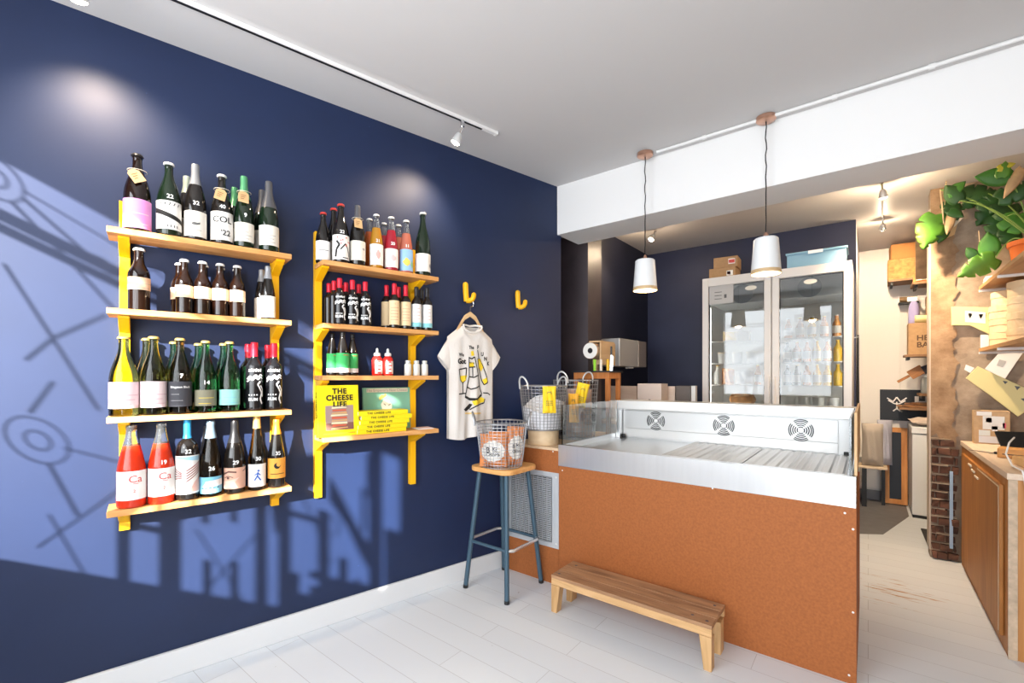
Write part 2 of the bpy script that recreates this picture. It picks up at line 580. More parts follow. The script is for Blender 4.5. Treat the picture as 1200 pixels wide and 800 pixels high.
# ceilings and beam
struct(MB().prism([(-3.3, -1.2, CZ), (1.3, -1.2, CZ), (1.3, BY0+0.05, CZ), (-2.4, BY0+0.05, CZ)], (0, 0, 0.1)).build('ceiling', CEIL))
struct(MB().box(-2.4, 1.3, BY1-0.02, 6.6, RZ, RZ+0.25).build('ceiling', M('rear_ceiling_paint', (0.70, 0.66, 0.63), 0.45)))
struct(MB().box(-1.925, 1.1, BY0, BY1, BZ, 2.9).build('wall_beam', M('beam_paint', (0.86, 0.86, 0.86), 0.6)))
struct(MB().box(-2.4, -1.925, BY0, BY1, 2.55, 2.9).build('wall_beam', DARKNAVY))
# shop front behind the camera: wall, window opening and glazed door
fw = MB()
def fbox(mb, s0, s1, d0, d1, z0, z1):
    mb.prism([fr(s0, d0, z0), fr(s1, d0, z0), fr(s1, d1, z0), fr(s0, d1, z0)], (0, 0, z1-z0))
WS0, WS1, WZ0, WZ1 = -2.15, -0.478, 0.985, 2.556
fbox(fw, -3.2, WS0, -0.12, 0, 0, 2.95)
fbox(fw, WS0, WS1, -0.12, 0, 0, WZ0)
fbox(fw, WS0, WS1, -0.12, 0, WZ1, 2.95)
fbox(fw, WS1, -0.22, -0.12, 0, 0, 2.95)
fbox(fw, -0.22, 0.98, -0.12, 0, 2.42, 2.95)
fbox(fw, 0.98, 1.3, -0.12, 0, 0, 2.95)
struct(fw.build('wall_front', M('front_wall_paint', (0.70, 0.70, 0.70), 0.7)))
wf = MB()
fbox(wf, WS0, WS1, -0.07, -0.035, 2.300, 2.330)
fbox(wf, WS0, WS1, -0.07, -0.035, 2.256, 2.276)
fbox(wf, -0.705, -0.665, -0.07, -0.02, WZ0, WZ1)
struct(wf.build('window_1', M('window_frame_paint', (0.05, 0.05, 0.06), 0.5)))
# leaded curves and lettering-like shapes on the glass draw the shadows on the navy wall; sun blocks are added
ld = MB()
def fl(pts, r=0.006):
    ld.tube([fr(s, -0.05, z) for s, z in pts], r, 5)
def ring(s, z, r, rz=None, k=20):
    fl([(s+r*math.cos(2*PI*i/k), z+(rz or r)*math.sin(2*PI*i/k)) for i in range(k+1)], 0.004)
ring(-2.10, 2.445, 0.033); ring(-2.10, 2.445, 0.075)
fl([(-2.03, 2.42), (-1.86, 2.33)]); fl([(-2.06, 2.385), (-1.9, 2.26), (-1.72, 2.1)]); fl([(-2.13, 2.30), (-1.80, 2.34)], 0.004)
fl([(-2.03, 2.45), (-1.7, 2.42)], 0.004)
fl([(-2.075, 2.135), (-1.95, 1.924), (-1.82, 1.70)]); fl([(-1.80, 2.11), (-1.95, 1.924), (-2.02, 1.80)])
fl([(-1.95, 1.75), (-2.01, 1.60)])
ring(-1.99, 1.50, 0.035); ring(-1.99, 1.50, 0.085)
fl([(-1.96, 1.42), (-1.88, 1.24)]); fl([(-1.92, 1.50), (-1.75, 1.51)], 0.004)
fl([(-1.99, 1.08), (-1.75, 1.40)], 0.004); fl([(-1.96, 1.22), (-1.86, 1.0)], 0.004)
fl([(-1.45, 1.05), (-1.25, 1.38)], 0.004); fl([(-1.5, 1.3), (-1.32, 1.0)], 0.004); fl([(-1.1, 1.7), (-0.92, 1.3)], 0.004)
ring(-0.93, 1.50, 0.05)
for s, zc in ((-1.30, 2.08), (-0.95, 2.1), (-1.6, 2.45), (-1.1, 2.45)):
    ring(s, zc, 0.06); fl([(s-0.2, zc-0.17), (s+0.2, zc+0.17)], 0.004)
struct(ld.build('window_2', M('window_lead', (0.03, 0.03, 0.03), 0.5), smooth=True))
vn = MB()
def glass_shape(pts):
    vn.prism([fr(s, -0.012, z) for s, z in pts], FN*0.004)
def vbar(s0, s1, z0, z1): glass_shape([(s0, z0), (s1, z0), (s1, z1), (s0, z1)])
vbar(-1.80, -1.76, 0.985, 1.30); vbar(-1.76, -1.66, 1.22, 1.25)
vbar(-1.665, -1.59, 0.985, 1.46)
glass_shape([(-1.59, 1.46), (-1.59, 1.30), (-1.53, 1.38), (-1.53, 1.46)])
vbar(-1.515, -1.49, 1.32, 1.46); vbar(-1.51, -1.48, 0.985, 1.15)
vbar(-1.405, -1.38, 1.36, 1.50); vbar(-1.405, -1.375, 0.985, 1.17)
vbar(-1.305, -1.255, 0.985, 1.55); vbar(-1.205, -1.15, 0.985, 1.6)
glass_shape([(-1.25, 1.60), (-1.15, 1.60), (-1.15, 1.52), (-1.22, 1.35)])
vbar(-1.15, -1.00, 0.985, 1.08); vbar(-1.15, -1.11, 1.0, 1.18)
vbar(-1.06, -1.02, 1.0, 1.13); vbar(-1.02, -0.965, 0.985, 1.55); vbar(-1.06, -1.0, 1.17, 1.21)
vbar(-1.2, -0.965, 1.47, 1.50)
vbar(-0.915, -0.87, 0.985, 1.32); glass_shape([(-0.965, 0.985), (-0.87, 0.985), (-0.87, 1.10), (-0.93, 1.06)])
glass_shape([(-0.965, 1.62), (-0.87, 1.50), (-0.81, 1.38), (-0.76, 1.30), (-0.72, 1.40), (-0.82, 1.52), (-0.9, 1.66), (-0.965, 1.75)])
vbar(-0.83, -0.80, 0.985, 1.22); vbar(-0.795, -0.775, 1.50, 1.75); vbar(-0.87, -0.75, 0.985, 1.17)
vbar(-0.75, -0.70, 0.985, 1.36); vbar(-0.66, -0.478, 0.985, 1.56); vbar(-1.0, -0.478, 0.985, 1.20); vbar(-0.765, -0.735, 1.7, 1.95)  # the long low bar is added to stop stray sun low down
glass_shape([(-1.77, 1.315), (-1.0, 1.675), (-1.0, 1.855), (-1.77, 1.495)]); glass_shape([(-1.77, 1.665), (-1.0, 2.015), (-1.0, 2.145), (-1.77, 1.79)])  # slanted bands added to keep the sun off the bottle labels
vbar(-1.02, -0.50, 2.0, 2.24); vbar(-1.02, -0.50, 2.34, 2.44)  # blocks added to keep the sun off the yellow books
struct(vn.build('window_3', M('window_vinyl_and_sun_block', (0.02, 0.02, 0.03), 0.6)))
# glazed door
dr = MB()
for s0, s1, z0, z1 in ((-0.22, -0.13, 0, 2.42), (0.89, 0.98, 0, 2.42), (-0.13, 0.89, 2.32, 2.42), (-0.13, 0.89, 0, 0.28)):
    fbox(dr, s0, s1, -0.08, -0.03, z0, z1)
struct(dr.build('door_1', M('door_paint', (0.03, 0.04, 0.08), 0.5)))
# an unseen slab added outside to keep the low sun off the door
struct(MB().box(0.87, 5.0, -2.60, -2.5, -0.05, 5).build('sun_block_outside', M('sun_block_slab', (0.35, 0.28, 0.24), 0.9)))
struct(MB().box(-8, 8, -9, -1.2, -0.15, -0.06).build('floor', M('pavement', (0.42, 0.42, 0.42), 0.9)))

# ================================================================== CEILING FITTINGS
WARM = (1.0, 0.77, 0.52)
def track_spot(loc, aim, energy, label, glow=0, group=None):
    t = thing('spotlight', label, 'spotlight', loc, 0, group)
    a = (Vector(aim)-Vector(loc)).normalized()
    q = a.to_track_quat('-Z', 'Y')
    head = bpy.data.objects.new('head', None)
    MB().lathe([(0.012, 0.0), (0.012, -0.035)], 10).build('adapter', CHROME, t, True)
    L = Vector((0, 0, -0.035))
    MB().tube([L, L+a*0.02, L+a*0.045], 0.006, 8).build('arm', CHROME, t, True)
    mb = MB(); mb.lathe([(0.012, 0.0), (0.020, -0.015), (0.027, -0.05), (0.0275, -0.055)], 16)
    mb.build('lamp_head', STEELW, t, True, loc=L+a*0.04, rot=q.to_euler())
    m2 = MB().lathe([(0.024, -0.056), (0.021, -0.062), (0.010, -0.066)], 16)
    m2.build('bulb', M('lit_bulb', (1, 0.9, 0.72), 0.4, emit=25, ecol=(1, 0.85, 0.62)), t, True, loc=L+a*0.04, rot=q.to_euler())
    bpy.data.objects.remove(head)
    lo = Vector(loc)+L+a*0.115
    light('spot_beam', 'SPOT', lo, energy, WARM, a, spot_size=math.radians(110), spot_blend=0.9, shadow_soft_size=0.025)
    if glow: light('bulb_glow', 'POINT', lo-a*0.03+Vector((0, 0, -0.02)), glow, WARM, shadow_soft_size=0.02)
    return t

tr = thing('track_rail', 'slim white ceiling track rail running along the navy wall', 'track rail', wl(0, 0.337, 2.846), WROT)
MB().box(-1.5, 1.655, -0.014, 0.014, -0.018, -0.0005).build('rail', WHITE, tr, bevel=0.002)
MB().box(-1.5, 1.56, -0.004, 0.010, -0.0195, -0.0182).build('conductor_slot', DARK, tr)
MB().box(1.655, 1.67, -0.016, 0.016, -0.02, -0.0005).build('end_cap', WHITE, tr, bevel=0.002)
track_spot(wl(1.42, 0.337, 2.828), wl(1.20, 0.0, 2.05), 30, 'small bright spotlight near the end of the track above the navy wall')
track_spot(wl(-0.20, 0.337, 2.828), wl(-0.12, 0.0, 2.15), 42, 'spotlight further along the ceiling track, left of the picture')
track_spot((-1.57, 4.17, RZ), (-1.8, 3.75, 2.0), 30, 'small warm spotlight on the rear ceiling by the dark corner', 14)
track_spot((0.075, 4.12, RZ), (0.25, 4.75, 1.2), 190, 'glaring warm spotlight on the rear ceiling over the passage', 30)
track_spot((0.10, 5.1, RZ), (0.1, 6.3, 1.9), 80, 'second warm spotlight further back over the passage', 14)
r2 = tag(MB().tube([(0.075, 4.0, RZ-0.006), (0.10, 5.25, RZ-0.006)], 0.006, 8).build('lamp_cable', STEELW, smooth=True), 'thin pale cable joining the two passage spotlights', 'cable')

cd = thing('ceiling_conduit', 'white cable conduit clipped along the ceiling in front of the beam', 'conduit', (0, 2.945, CZ))
MB().tube([(-1.10, 0, -0.011), (0.98, 0, -0.011)], 0.0095, 10).build('tube', WHITE, cd, True)
for x in (-0.8, -0.14, 0.24):
    MB().lathe([(0.0135, -0.012), (0.0135, 0.012)], 12, (x, 0, -0.012), axis='X').build('clip', WHITE, cd, True)

def pendant(x, y, zb, label):
    t = thing('pendant_lamp', label, 'pendant lamp', (x, y, CZ))
    MB().lathe([(0.052, -0.001), (0.052, -0.020), (0.045, -0.026), (0.012, -0.028)], 28).build('ceiling_rose', COPPER, t, True)
    top = zb+0.212-CZ
    pts = [(0.004*math.sin(i*1.7)*(1-abs(i/10-0.5)), 0, -0.025+(top+0.03+0.025)*i/20) for i in range(21)]
    MB().tube(pts, 0.0035, 6).build('cord', DARK, t, True)
    MB().lathe([(0.012, top-0.005), (0.013, top+0.018), (0.006, top+0.032)], 14).build('cord_grip', COPPER, t, True)
    MB().lathe([(0.010, top), (0.057, top-0.002), (0.064, top-0.009), (0.077, top-0.185), (0.0745, top-0.185), (0.0605, top-0.012), (0.01, top-0.006)], 36, cap=False).build('lamp_shade', M('white_ceramic', (0.80, 0.82, 0.83), 0.25, spec=0.6), t, True)
    MB().lathe([(0.0772, top-0.185), (0.0790, top-0.208), (0.0755, top-0.208), (0.0740, top-0.185)], 36, cap=False).build('shade_ring', wood('shade_wood', (0.55, 0.38, 0.2), (0.66, 0.48, 0.28), 'X', 8), t, True)
    bl = MB().lathe([(0.004, top-0.06), (0.014, top-0.08), (0.030, top-0.125), (0.032, top-0.15), (0.022, top-0.175), (0.005, top-0.183)], 16)
    bl.build('bulb', M('warm_bulb', (1, 0.85, 0.6), 0.4, emit=14, ecol=(1, 0.78, 0.45)), t, True)
    light('pendant_glow', 'POINT', (x, y, CZ+top-0.195), 7, WARM, shadow_soft_size=0.035)
pendant(-1.174, 2.932, 1.920, 'white pendant lamp nearer the navy wall, left of the two over the chiller')
pendant(-0.463, 2.955, 1.936, 'white pendant lamp in front of the fridge doors, right of the two')

# ================================================================== BOTTLE SHELVES
def shelf_unit(u0, u1, zs, posts, zb, ztop, label):
    t = thing('wall_shelf_unit', label, 'shelf unit', wl(u0, 0, 0), WROT)
    D = 0.185
    for z in zs:
        b = MB().box(0, u1-u0, -D, -0.034, z-0.024, z).build('shelf', SHELFW, t, bevel=0.002)
    for k, pu in enumerate(posts):
        p = MB().box(pu-u0, pu-u0+0.036, -0.034, -0.001, zb[k], ztop).build('upright', YELLOW, t, bevel=0.0015)
        for z in zs:
            x0 = pu-u0
            mb = MB().prism([(x0, -0.0345, z-0.025), (x0, -0.155, z-0.025), (x0, -0.155, z-0.034), (x0, -0.0345, z-0.085)], (0.036, 0, 0))
            mb.build('bracket', YELLOW, t, bevel=0.001)
    return t
LZ = (1.94, 1.62, 1.19, 0.82)
RZs = (1.94, 1.62, 1.355, 1.04)
SLU0, SLU1 = -0.122, 0.545
SRU0, SRU1 = 0.690, 1.352
shelf_unit(SLU0, SLU1, LZ, (-0.09, 0.485), (0.70, 0.70), 2.09, 'four tier pine shelf unit with yellow brackets, nearer the camera on the navy wall')
shelf_unit(SRU0, SRU1, RZs, (0.693, 1.243), (0.705, 0.695), 2.12, 'four tier pine shelf unit with yellow brackets, beside the hanging shirt')

# ---- bottle shapes: (radius fraction, height fraction)
PROF = {
    'champ': [(0.86, 0), (0.97, 0.012), (1, 0.03), (1, 0.44), (0.985, 0.49), (0.92, 0.56), (0.80, 0.63), (0.65, 0.70), (0.50, 0.765), (0.40, 0.82), (0.355, 0.87), (0.345, 0.93), (0.36, 0.94), (0.36, 0.965), (0.33, 0.97), (0.33, 1.0)],
    'cider': [(0.88, 0), (0.98, 0.012), (1, 0.03), (1, 0.42), (0.95, 0.50), (0.80, 0.62), (0.60, 0.75), (0.42, 0.86), (0.36, 0.92), (0.355, 0.96), (0.38, 0.965), (0.38, 0.985), (0.35, 1.0)],
    'beer': [(0.88, 0), (0.98, 0.012), (1, 0.03), (1, 0.565), (0.97, 0.61), (0.86, 0.66), (0.68, 0.71), (0.53, 0.76), (0.45, 0.83), (0.41, 0.93), (0.44, 0.94), (0.44, 0.965), (0.40, 0.975), (0.40, 1.0)],
    'rum': [(0.88, 0), (0.98, 0.012), (1, 0.03), (1, 0.60), (0.97, 0.645), (0.86, 0.685), (0.64, 0.725), (0.45, 0.765), (0.39, 0.81), (0.385, 0.93), (0.42, 0.94), (0.42, 0.97), (0.39, 0.98), (0.39, 1.0)],
    'wide': [(0.88, 0), (0.98, 0.012), (1, 0.03), (1, 0.58), (0.98, 0.63), (0.90, 0.68), (0.74, 0.72), (0.5, 0.75), (0.34, 0.775), (0.30, 0.81), (0.30, 1.0)],
    'hock': [(0.88, 0), (0.98, 0.012), (1, 0.03), (1, 0.38), (0.96, 0.46), (0.84, 0.58), (0.66, 0.72), (0.50, 0.83), (0.41, 0.90), (0.39, 0.95), (0.42, 0.955), (0.42, 0.98), (0.39, 1.0)],
    'flute': [(0.88, 0), (0.98, 0.01), (1, 0.03), (1, 0.36), (0.92, 0.46), (0.76, 0.58), (0.58, 0.72), (0.44, 0.83), (0.38, 0.9), (0.37, 1.0)],
}
def rad_at(kind, R, H, z):
    P = PROF[kind]; f = z/H
    for (r0, f0), (r1, f1) in zip(P, P[1:]):
        if f0 <= f <= f1 and f1 > f0:
            return R*(r0+(r1-r0)*(f-f0)/(f1-f0))
    return R*P[-1][0]

BLACKG = M('black_bottle_glass', (0.010, 0.008, 0.007), 0.06, spec=0.7)
BROWNG = M('brown_bottle_glass', (0.010, 0.0035, 0.0018), 0.05, spec=0.7, trans=0.06)
OLIVEG = M('olive_bottle_glass', (0.38, 0.37, 0.09), 0.0, spec=0.6, trans=1.0)
GREENG = M('green_bottle_glass', (0.07, 0.42, 0.13), 0.0, spec=0.6, trans=1.0)
DGREENG = M('dark_green_bottle_glass', (0.006, 0.016, 0.007), 0.05, spec=0.7)
REDJ = M('red_drink_in_glass', (0.85, 0.05, 0.015), 0.05, spec=0.6, trans=0.35)
ROSEJ = M('rose_drink_in_glass', (0.72, 0.22, 0.14), 0.05, spec=0.6, trans=0.4)
CRIMJ = M('crimson_drink_in_glass', (0.45, 0.02, 0.04), 0.05, spec=0.6, trans=0.3)
AMBERJ = M('amber_drink_in_glass', (0.72, 0.34, 0.03), 0.05, spec=0.6, trans=0.45)
ORANGEJ = M('orange_drink_in_glass', (0.80, 0.16, 0.02), 0.05, spec=0.6, trans=0.35)
CLEARG = M('neck_glass', (0.93, 0.95, 0.93), 0.02, spec=0.6, trans=0.95)
AMBERLIGHT = M('pale_amber_glass', (0.22, 0.13, 0.05), 0.0, spec=0.6, trans=1.0)
def lab(name, c): return M('label_'+name, c, 0.7)
LPINK = lab('hot_pink', (0.80, 0.32, 0.68)); LCREAM = lab('cream', (0.78, 0.74, 0.66)); LWHITE = lab('white', (0.83, 0.82, 0.80))
LPEACH = lab('peach', (0.80, 0.56, 0.38)); LROSE = lab('pale_rose', (0.80, 0.66, 0.68)); LCHAR = lab('charcoal', (0.045, 0.045, 0.055))
LOLIVE = lab('dull_olive', (0.20, 0.19, 0.13)); LTEAL = lab('teal', (0.28, 0.62, 0.58)); LSKY = lab('sky_blue', (0.20, 0.50, 0.68))
LSKIN = lab('skin_photo', (0.66, 0.38, 0.28)); LORANGE = lab('orange', (0.85, 0.38, 0.06)); LSAND = lab('sand', (0.78, 0.60, 0.36))
LGREEN = lab('bright_green', (0.05, 0.45, 0.12)); LBLUE = lab('picture_blue', (0.30, 0.52, 0.80)); LRED = lab('sauce_red', (0.75, 0.05, 0.04))
GOLD = M('gold_cap', (0.80, 0.58, 0.18), 0.35, 0.6); WCAP = M('white_cap', (0.82, 0.82, 0.80), 0.4)
def foil(name, c): return M('foil_'+name, c, 0.35, 0.25)
FGREY = foil('grey', (0.30, 0.31, 0.33)); FPALE = foil('pale_green', (0.42, 0.50, 0.45)); FGREEN = foil('green', (0.10, 0.36, 0.17))
FDARK = foil('dark', (0.11, 0.11, 0.12)); FRED = foil('red', (0.70, 0.02, 0.045)); FBLUE = foil('blue', (0.03, 0.32, 0.62))
FSLATE = foil('slate_blue', (0.20, 0.30, 0.40)); FBLACK = foil('black', (0.02, 0.02, 0.022)); FGOLD = foil('gold', (0.62, 0.42, 0.14)); FORANGE = foil('orange', (0.85, 0.35, 0.04))
FRINK = M('red_ink', (0.65, 0.06, 0.05), 0.7); FBINK = M('blue_ink', (0.04, 0.12, 0.45), 0.7); FGINK = M('grey_ink', (0.35, 0.34, 0.33), 0.7)
YINK = M('yellow_ink', (0.9, 0.66, 0.03), 0.7); PALEINK = M('pale_pink_ink', (0.65, 0.42, 0.48), 0.7)

placed = []
def bottle(px, top, n, shelf_z, kind, D, glass, label, group=None, lb=None, cap=None, number=None, tagc=None, fill=None, rz=None, name='bottle', H=None, u=None):
    """lb = (material, z0 frac, z1 frac, half angle, draw) ; cap = ('crown'|'foil', material) ; fill = (material, level frac)"""
    if u is None: u = wall_u(px, n)
    if H is None: H = wall_z(px, top, n) - shelf_z
    for (z2, u2, n2, d2, l2) in placed:
        if abs(z2-shelf_z) < 0.01:
            ds = math.hypot(u-u2, n-n2)
            if ds < (D+d2)/2+0.001:
                k = ((D+d2)/2+0.0015-ds)
                vx, vy = (u-u2)/ds, (n-n2)/ds
                u += vx*k; n += vy*k
    n = max(n, D/2+0.004); 
    placed.append((shelf_z, u, n, D, label))
    R = D/2
    t = thing(name, label, 'bottle', wl(u, n, shelf_z+0.0006), (rz if rz is not None else WROT-0.7*math.atan2(u, 2.4)+random.uniform(-0.06, 0.10)), group)
    P = PROF[kind]
    mb = MB().lathe([(r*R, f*H) for r, f in P], 28)
    if fill:                                     # drink seen through clear glass: neck clear above the level
        mats = [glass, fill[0]]
        body = mb
        k = 0; seg = 28
        for fi in range(len(P)-1):
            idx = 1 if (P[fi][1]+P[fi+1][1])/2 < fill[1] else 0
            for j in range(seg):
                mb.m[k] = idx; k += 1
        mb.m[k] = 1; mb.m[k+1] = 0
        mb.build('bottle_body', mats, t, True)
    else:
        mb.build('bottle_body', glass, t, True)
    if lb:
        lm, f0, f1, ha, draw = lb
        lo = MB().arc_patch(R+0.0008, -ha, ha, f0*H, f1*H, 20).build('label', lm, t, True)
        if draw:
            zc = (f0+f1)/2*H; hh = (f1-f0)*H
            def fn(x, y, R=R, zc=zc): a = x/R; return (math.sin(a)*(R+0.0017), -math.cos(a)*(R+0.0017), zc+y)
            draw(lo, fn, R*ha*0.8, hh/2)
    if cap:
        cr = P[-1][0]*R
        if cap[0] == 'crown':
            MB().lathe([(cr*1.25, H-0.009), (cr*1.42, H-0.007), (cr*1.28, H-0.0005), (cr*1.05, H+0.0025), (cr*0.5, H+0.0032)], 20).build('crown_cap', cap[1], t, True)
        else:
            z0 = H*(1-cap[2] if len(cap) > 2 else 0.80)
            pr = []
            for i in range(9):
                z = z0+(H-z0)*i/8
                pr.append((rad_at(kind, R, H, z)+0.0011, z))
            pr += [(pr[-1][0]*0.92, H+0.003), (pr[-1][0]*0.4, H+0.0035)]
            MB().lathe(pr, 20).build('foil_capsule', cap[1], t, True)
    if number:
        zc = number[1]*H; s = 0.024
        mb = MB()
        def fn2(x, y):
            r = rad_at(kind, R, H, zc+y)+0.0012; a = (x+0.004)/R
            return (math.sin(a)*r, -math.cos(a)*r, zc+y)
        add_txt(mb, number[0], s, fn2, bold=0.0006)
        mb.build('chalk_number', CHALK, t)
    if tagc:
        z = H*0.70; r = rad_at(kind, R, H, z)
        tg = MB(); w, h = 0.021, 0.030
        tg.prism([(-w, 0, -h), (w, 0, -h), (w, 0, h*0.6), (w*0.45, 0, h), (-w*0.45, 0, h), (-w, 0, h*0.6)], (0, 0.0012, 0))
        to = tg.build('neck_tag', KRAFT, t, loc=(-0.004, -r-0.013, z-0.004), rot=(math.radians(-20), math.radians(tagc), 0.1))
        tx = MB()
        for k in range(3):
            stroke(tx, [(-0.012, 0.008-0.010*k), (0.010-0.004*k, 0.009-0.010*k)], 0.003, lambda x, y: (x, -0.0012, y))
        tx.build('tag_writing', M('brown_ink', (0.20, 0.09, 0.03), 0.7), to)
        MB().tube([(r*1.12*math.cos(2*PI*i/16), r*1.12*math.sin(2*PI*i/16), z+0.028) for i in range(16)], 0.0012, 5, True).build('tag_string', CREAM, t)
    return t

# ---- label drawings; all print is laid on the label and belongs to it
def d_lines(mat, k=3, txt=None, ts=0.014, tm=None):
    def draw(lo, fn, w, h):
        mb = MB()
        if txt: add_txt(mb, txt, ts, lambda x, y: fn(x, y+h*0.35), bold=0.0003)
        for i in range(k):
            y = h*0.0-h*0.7*i/max(k-1, 1)
            stroke(mb, [(-w*random.uniform(0.5, 0.8), y), (w*random.uniform(0.3, 0.8), y)], h*0.05, fn)
        mb.build('label_print', mat, lo)
    return draw
def d_text(rows, mat, bold=0.0004):
    def draw(lo, fn, w, h):
        for s, sz, dx, dy in rows:
            mb = MB()
            add_txt(mb, s, sz, lambda x, y, dx=dx, dy=dy: fn(x+dx*w, y+dy*h), bold=bold)
            mb.build('label_print', mat, lo)
    return draw
def d_stripe(lo, fn, w, h):
    mb = MB()
    add_txt(mb, 'REVIVAL', 0.013, lambda x, y: fn(x, y+h*0.72), bold=0.0003) if False else None
    add_poly(mb, [(-w*1.1, h*0.5), (w*1.15, -h*0.25), (w*1.15, -h*0.55), (-w*1.1, h*0.15)], fn)
    for i in range(5): stroke(mb, [(-w*0.6+i*w*0.3, h*0.68), (-w*0.5+i*w*0.3, h*0.88)], 0.003, fn)
    for i in range(4): stroke(mb, [(-w*0.1+i*w*0.22, -h*0.85), (-w*0.1+i*w*0.22, -h*0.68)], 0.003, fn)
    mb.build('label_print', INK, lo)
def d_animal(lo, fn, w, h):
    mb = MB()
    add_poly(mb, [(-w*0.3, h*0.0), (-w*0.1, h*0.12), (w*0.2, h*0.08), (w*0.4, h*0.14), (w*0.38, -h*0.03), (w*0.1, -h*0.12), (-w*0.2, -h*0.1)], fn)
    stroke(mb, [(-w*0.5, -h*0.5), (w*0.5, -h*0.5)], 0.0015, fn)
    mb.build('label_print', M('dark_grey_ink', (0.12, 0.12, 0.12), 0.7), lo)
def d_rum(lo, fn, w, h):
    mb = MB()
    rnd = random.Random(5)
    add_txt(mb, 'RUM', 0.018, lambda x, y: fn(x-w*0.25, y-h*0.62), bold=0.0008)
    for i in range(4): stroke(mb, [(-w*0.75+i*w*0.28, -h*0.40), (-w*0.6+i*w*0.28, -h*0.40)], 0.006, fn)
    pts = [(-w*0.9, h*0.36), (-w*0.6, h*0.5), (-w*0.3, h*0.42), (0, h*0.56), (w*0.3, h*0.45), (w*0.6, h*0.58), (w*0.9, h*0.5)]
    stroke(mb, pts, 0.006, fn); stroke(mb, [(x, y-h*0.12) for x, y in pts], 0.004, fn)
    for i in range(6): stroke(mb, [(-w*0.7+i*w*0.25, h*0.72), (-w*0.62+i*w*0.25, h*0.84+0.002*(i % 2))], 0.005, fn)
    stroke(mb, [(w*0.55, h*0.25), (w*0.25, h*0.1), (w*0.45, -h*0.05), (w*0.75, -h*0.3), (w*0.55, -h*0.6), (w*0.8, -h*0.85)], 0.007, fn)
    stroke(mb, [(w*0.6, h*0.05), (w*0.9, -h*0.15), (w*0.85, -h*0.5)], 0.006, fn)
    mb.build('label_print', CHALK, lo)
def d_ca(lo, fn, w, h):
    mb = MB()
    add_txt(mb, 'Ca', 0.040, lambda x, y: fn(x+w*0.18, y+h*0.42))
    stroke(mb, [(w*0.0, h*0.12), (w*0.35, h*0.12)], 0.002, fn)
    add_txt(mb, '2', 0.018, lambda x, y: fn(x+w*0.1, y-h*0.40))
    mb.build('label_print', FRINK, lo)
def d_fern(lo, fn, w, h):
    mb = MB()
    add_poly(mb, [(-w, h*0.95), (w, h*0.95), (w*0.9, h*0.7), (w*0.2, h*0.75), (-w*0.6, h*0.85)], fn)
    mb.build('label_print', M('label_sky', (0.35, 0.60, 0.75), 0.7), lo)
    mb = MB()
    for i in range(5):
        stroke(mb, [(-w*1.0, h*0.35-i*h*0.14), (-w*0.35, h*0.1-i*h*0.06)], 0.0035, fn)
        stroke(mb, [(-w*0.05, -h*0.35+i*h*0.14), (w*0.95, h*0.15+i*h*0.12)], 0.0035, fn)
    mb.build('label_print', M('maroon_ink', (0.30, 0.06, 0.05), 0.7), lo)
    mb = MB()
    add_poly(mb, [(w*0.1, -h*0.9), (w, -h*0.9), (w, -h*0.1), (w*0.5, -h*0.4)], fn)
    mb.build('label_print', M('label_blush', (0.75, 0.45, 0.38), 0.7), lo)
def d_skyband(lo, fn, w, h):
    mb = MB()
    add_poly(mb, [(-w*0.5, -h*0.2), (w*0.9, -h*0.1), (w*0.9, h*0.7), (-w*0.3, h*0.5)], fn)
    mb.build('label_print', LWHITE, lo)
    mb = MB(); 
    for i in range(5): stroke(mb, [(-w*0.6+i*w*0.25, -h*0.35), (-w*0.45+i*w*0.25, -h*0.3)], 0.004, fn)
    mb.build('label_print', INK, lo)
def d_eye(lo, fn, w, h):
    mb = MB()
    add_poly(mb, [(-w*0.9, h*0.45), (-w*0.4, h*0.75), (w*0.1, h*0.65), (w*0.1, h*0.5), (-w*0.4, h*0.58), (-w*0.9, h*0.3)], fn)
    mb.build('label_print', M('brown_photo_ink', (0.13, 0.06, 0.05), 0.7), lo); mb = MB()
    stroke(mb, [(-w*0.75, h*0.05), (-w*0.45, h*0.25), (-w*0.1, h*0.1)], 0.003, fn)
    add_poly(mb, disc(-w*0.45, h*0.06, 0.006), fn)
    stroke(mb, [(w*0.55, h*0.6), (w*0.9, h*0.8)], 0.004, fn)
    mb.build('label_print', M('brown_photo_ink', (0.13, 0.06, 0.05), 0.7), lo)
    mb = MB()
    add_poly(mb, [(-w, -h*0.9), (w*0.2, -h*0.9), (w*0.0, -h*0.35), (w*0.3, h*0.1), (w*0.1, h*0.0), (-w*0.4, -h*0.2), (-w, -h*0.3)], lambda x, y: Vector(fn(x, y))*1.0)
    mb.build('label_print', M('photo_highlight', (0.78, 0.52, 0.43), 0.7), lo)
def d_walker(lo, fn, w, h):
    mb = MB()
    add_poly(mb, disc(w*0.1, h*0.42, 0.005), fn)
    stroke(mb, [(w*0.05, h*0.3), (0, -h*0.05), (w*0.35, -h*0.45)], 0.006, fn)
    stroke(mb, [(0, -h*0.02), (-w*0.3, -h*0.42)], 0.006, fn)
    stroke(mb, [(-w*0.3, h*0.05), (w*0.05, h*0.22), (w*0.3, h*0.02)], 0.005, fn)
    mb.build('label_print', FBINK, lo)
def d_moon(lo, fn, w, h):
    mb = MB()
    pts = []
    for i in range(16):
        a = math.radians(100+i*250/15); pts.append((0.014*math.cos(a), h*0.25+0.014*math.sin(a)))
    for i in range(12):
        a = math.radians(350-i*250/11); pts.append((0.006+0.010*math.cos(a), h*0.25+0.006+0.010*math.sin(a)))
    for i in range(len(pts)//2-2):
        add_poly(mb, [pts[i], pts[i+1], pts[-2-i], pts[-1-i]], fn)
    stroke(mb, [(-w*0.6, -h*0.55), (w*0.6, -h*0.55)], 0.003, fn)
    mb.build('label_print', INK, lo)
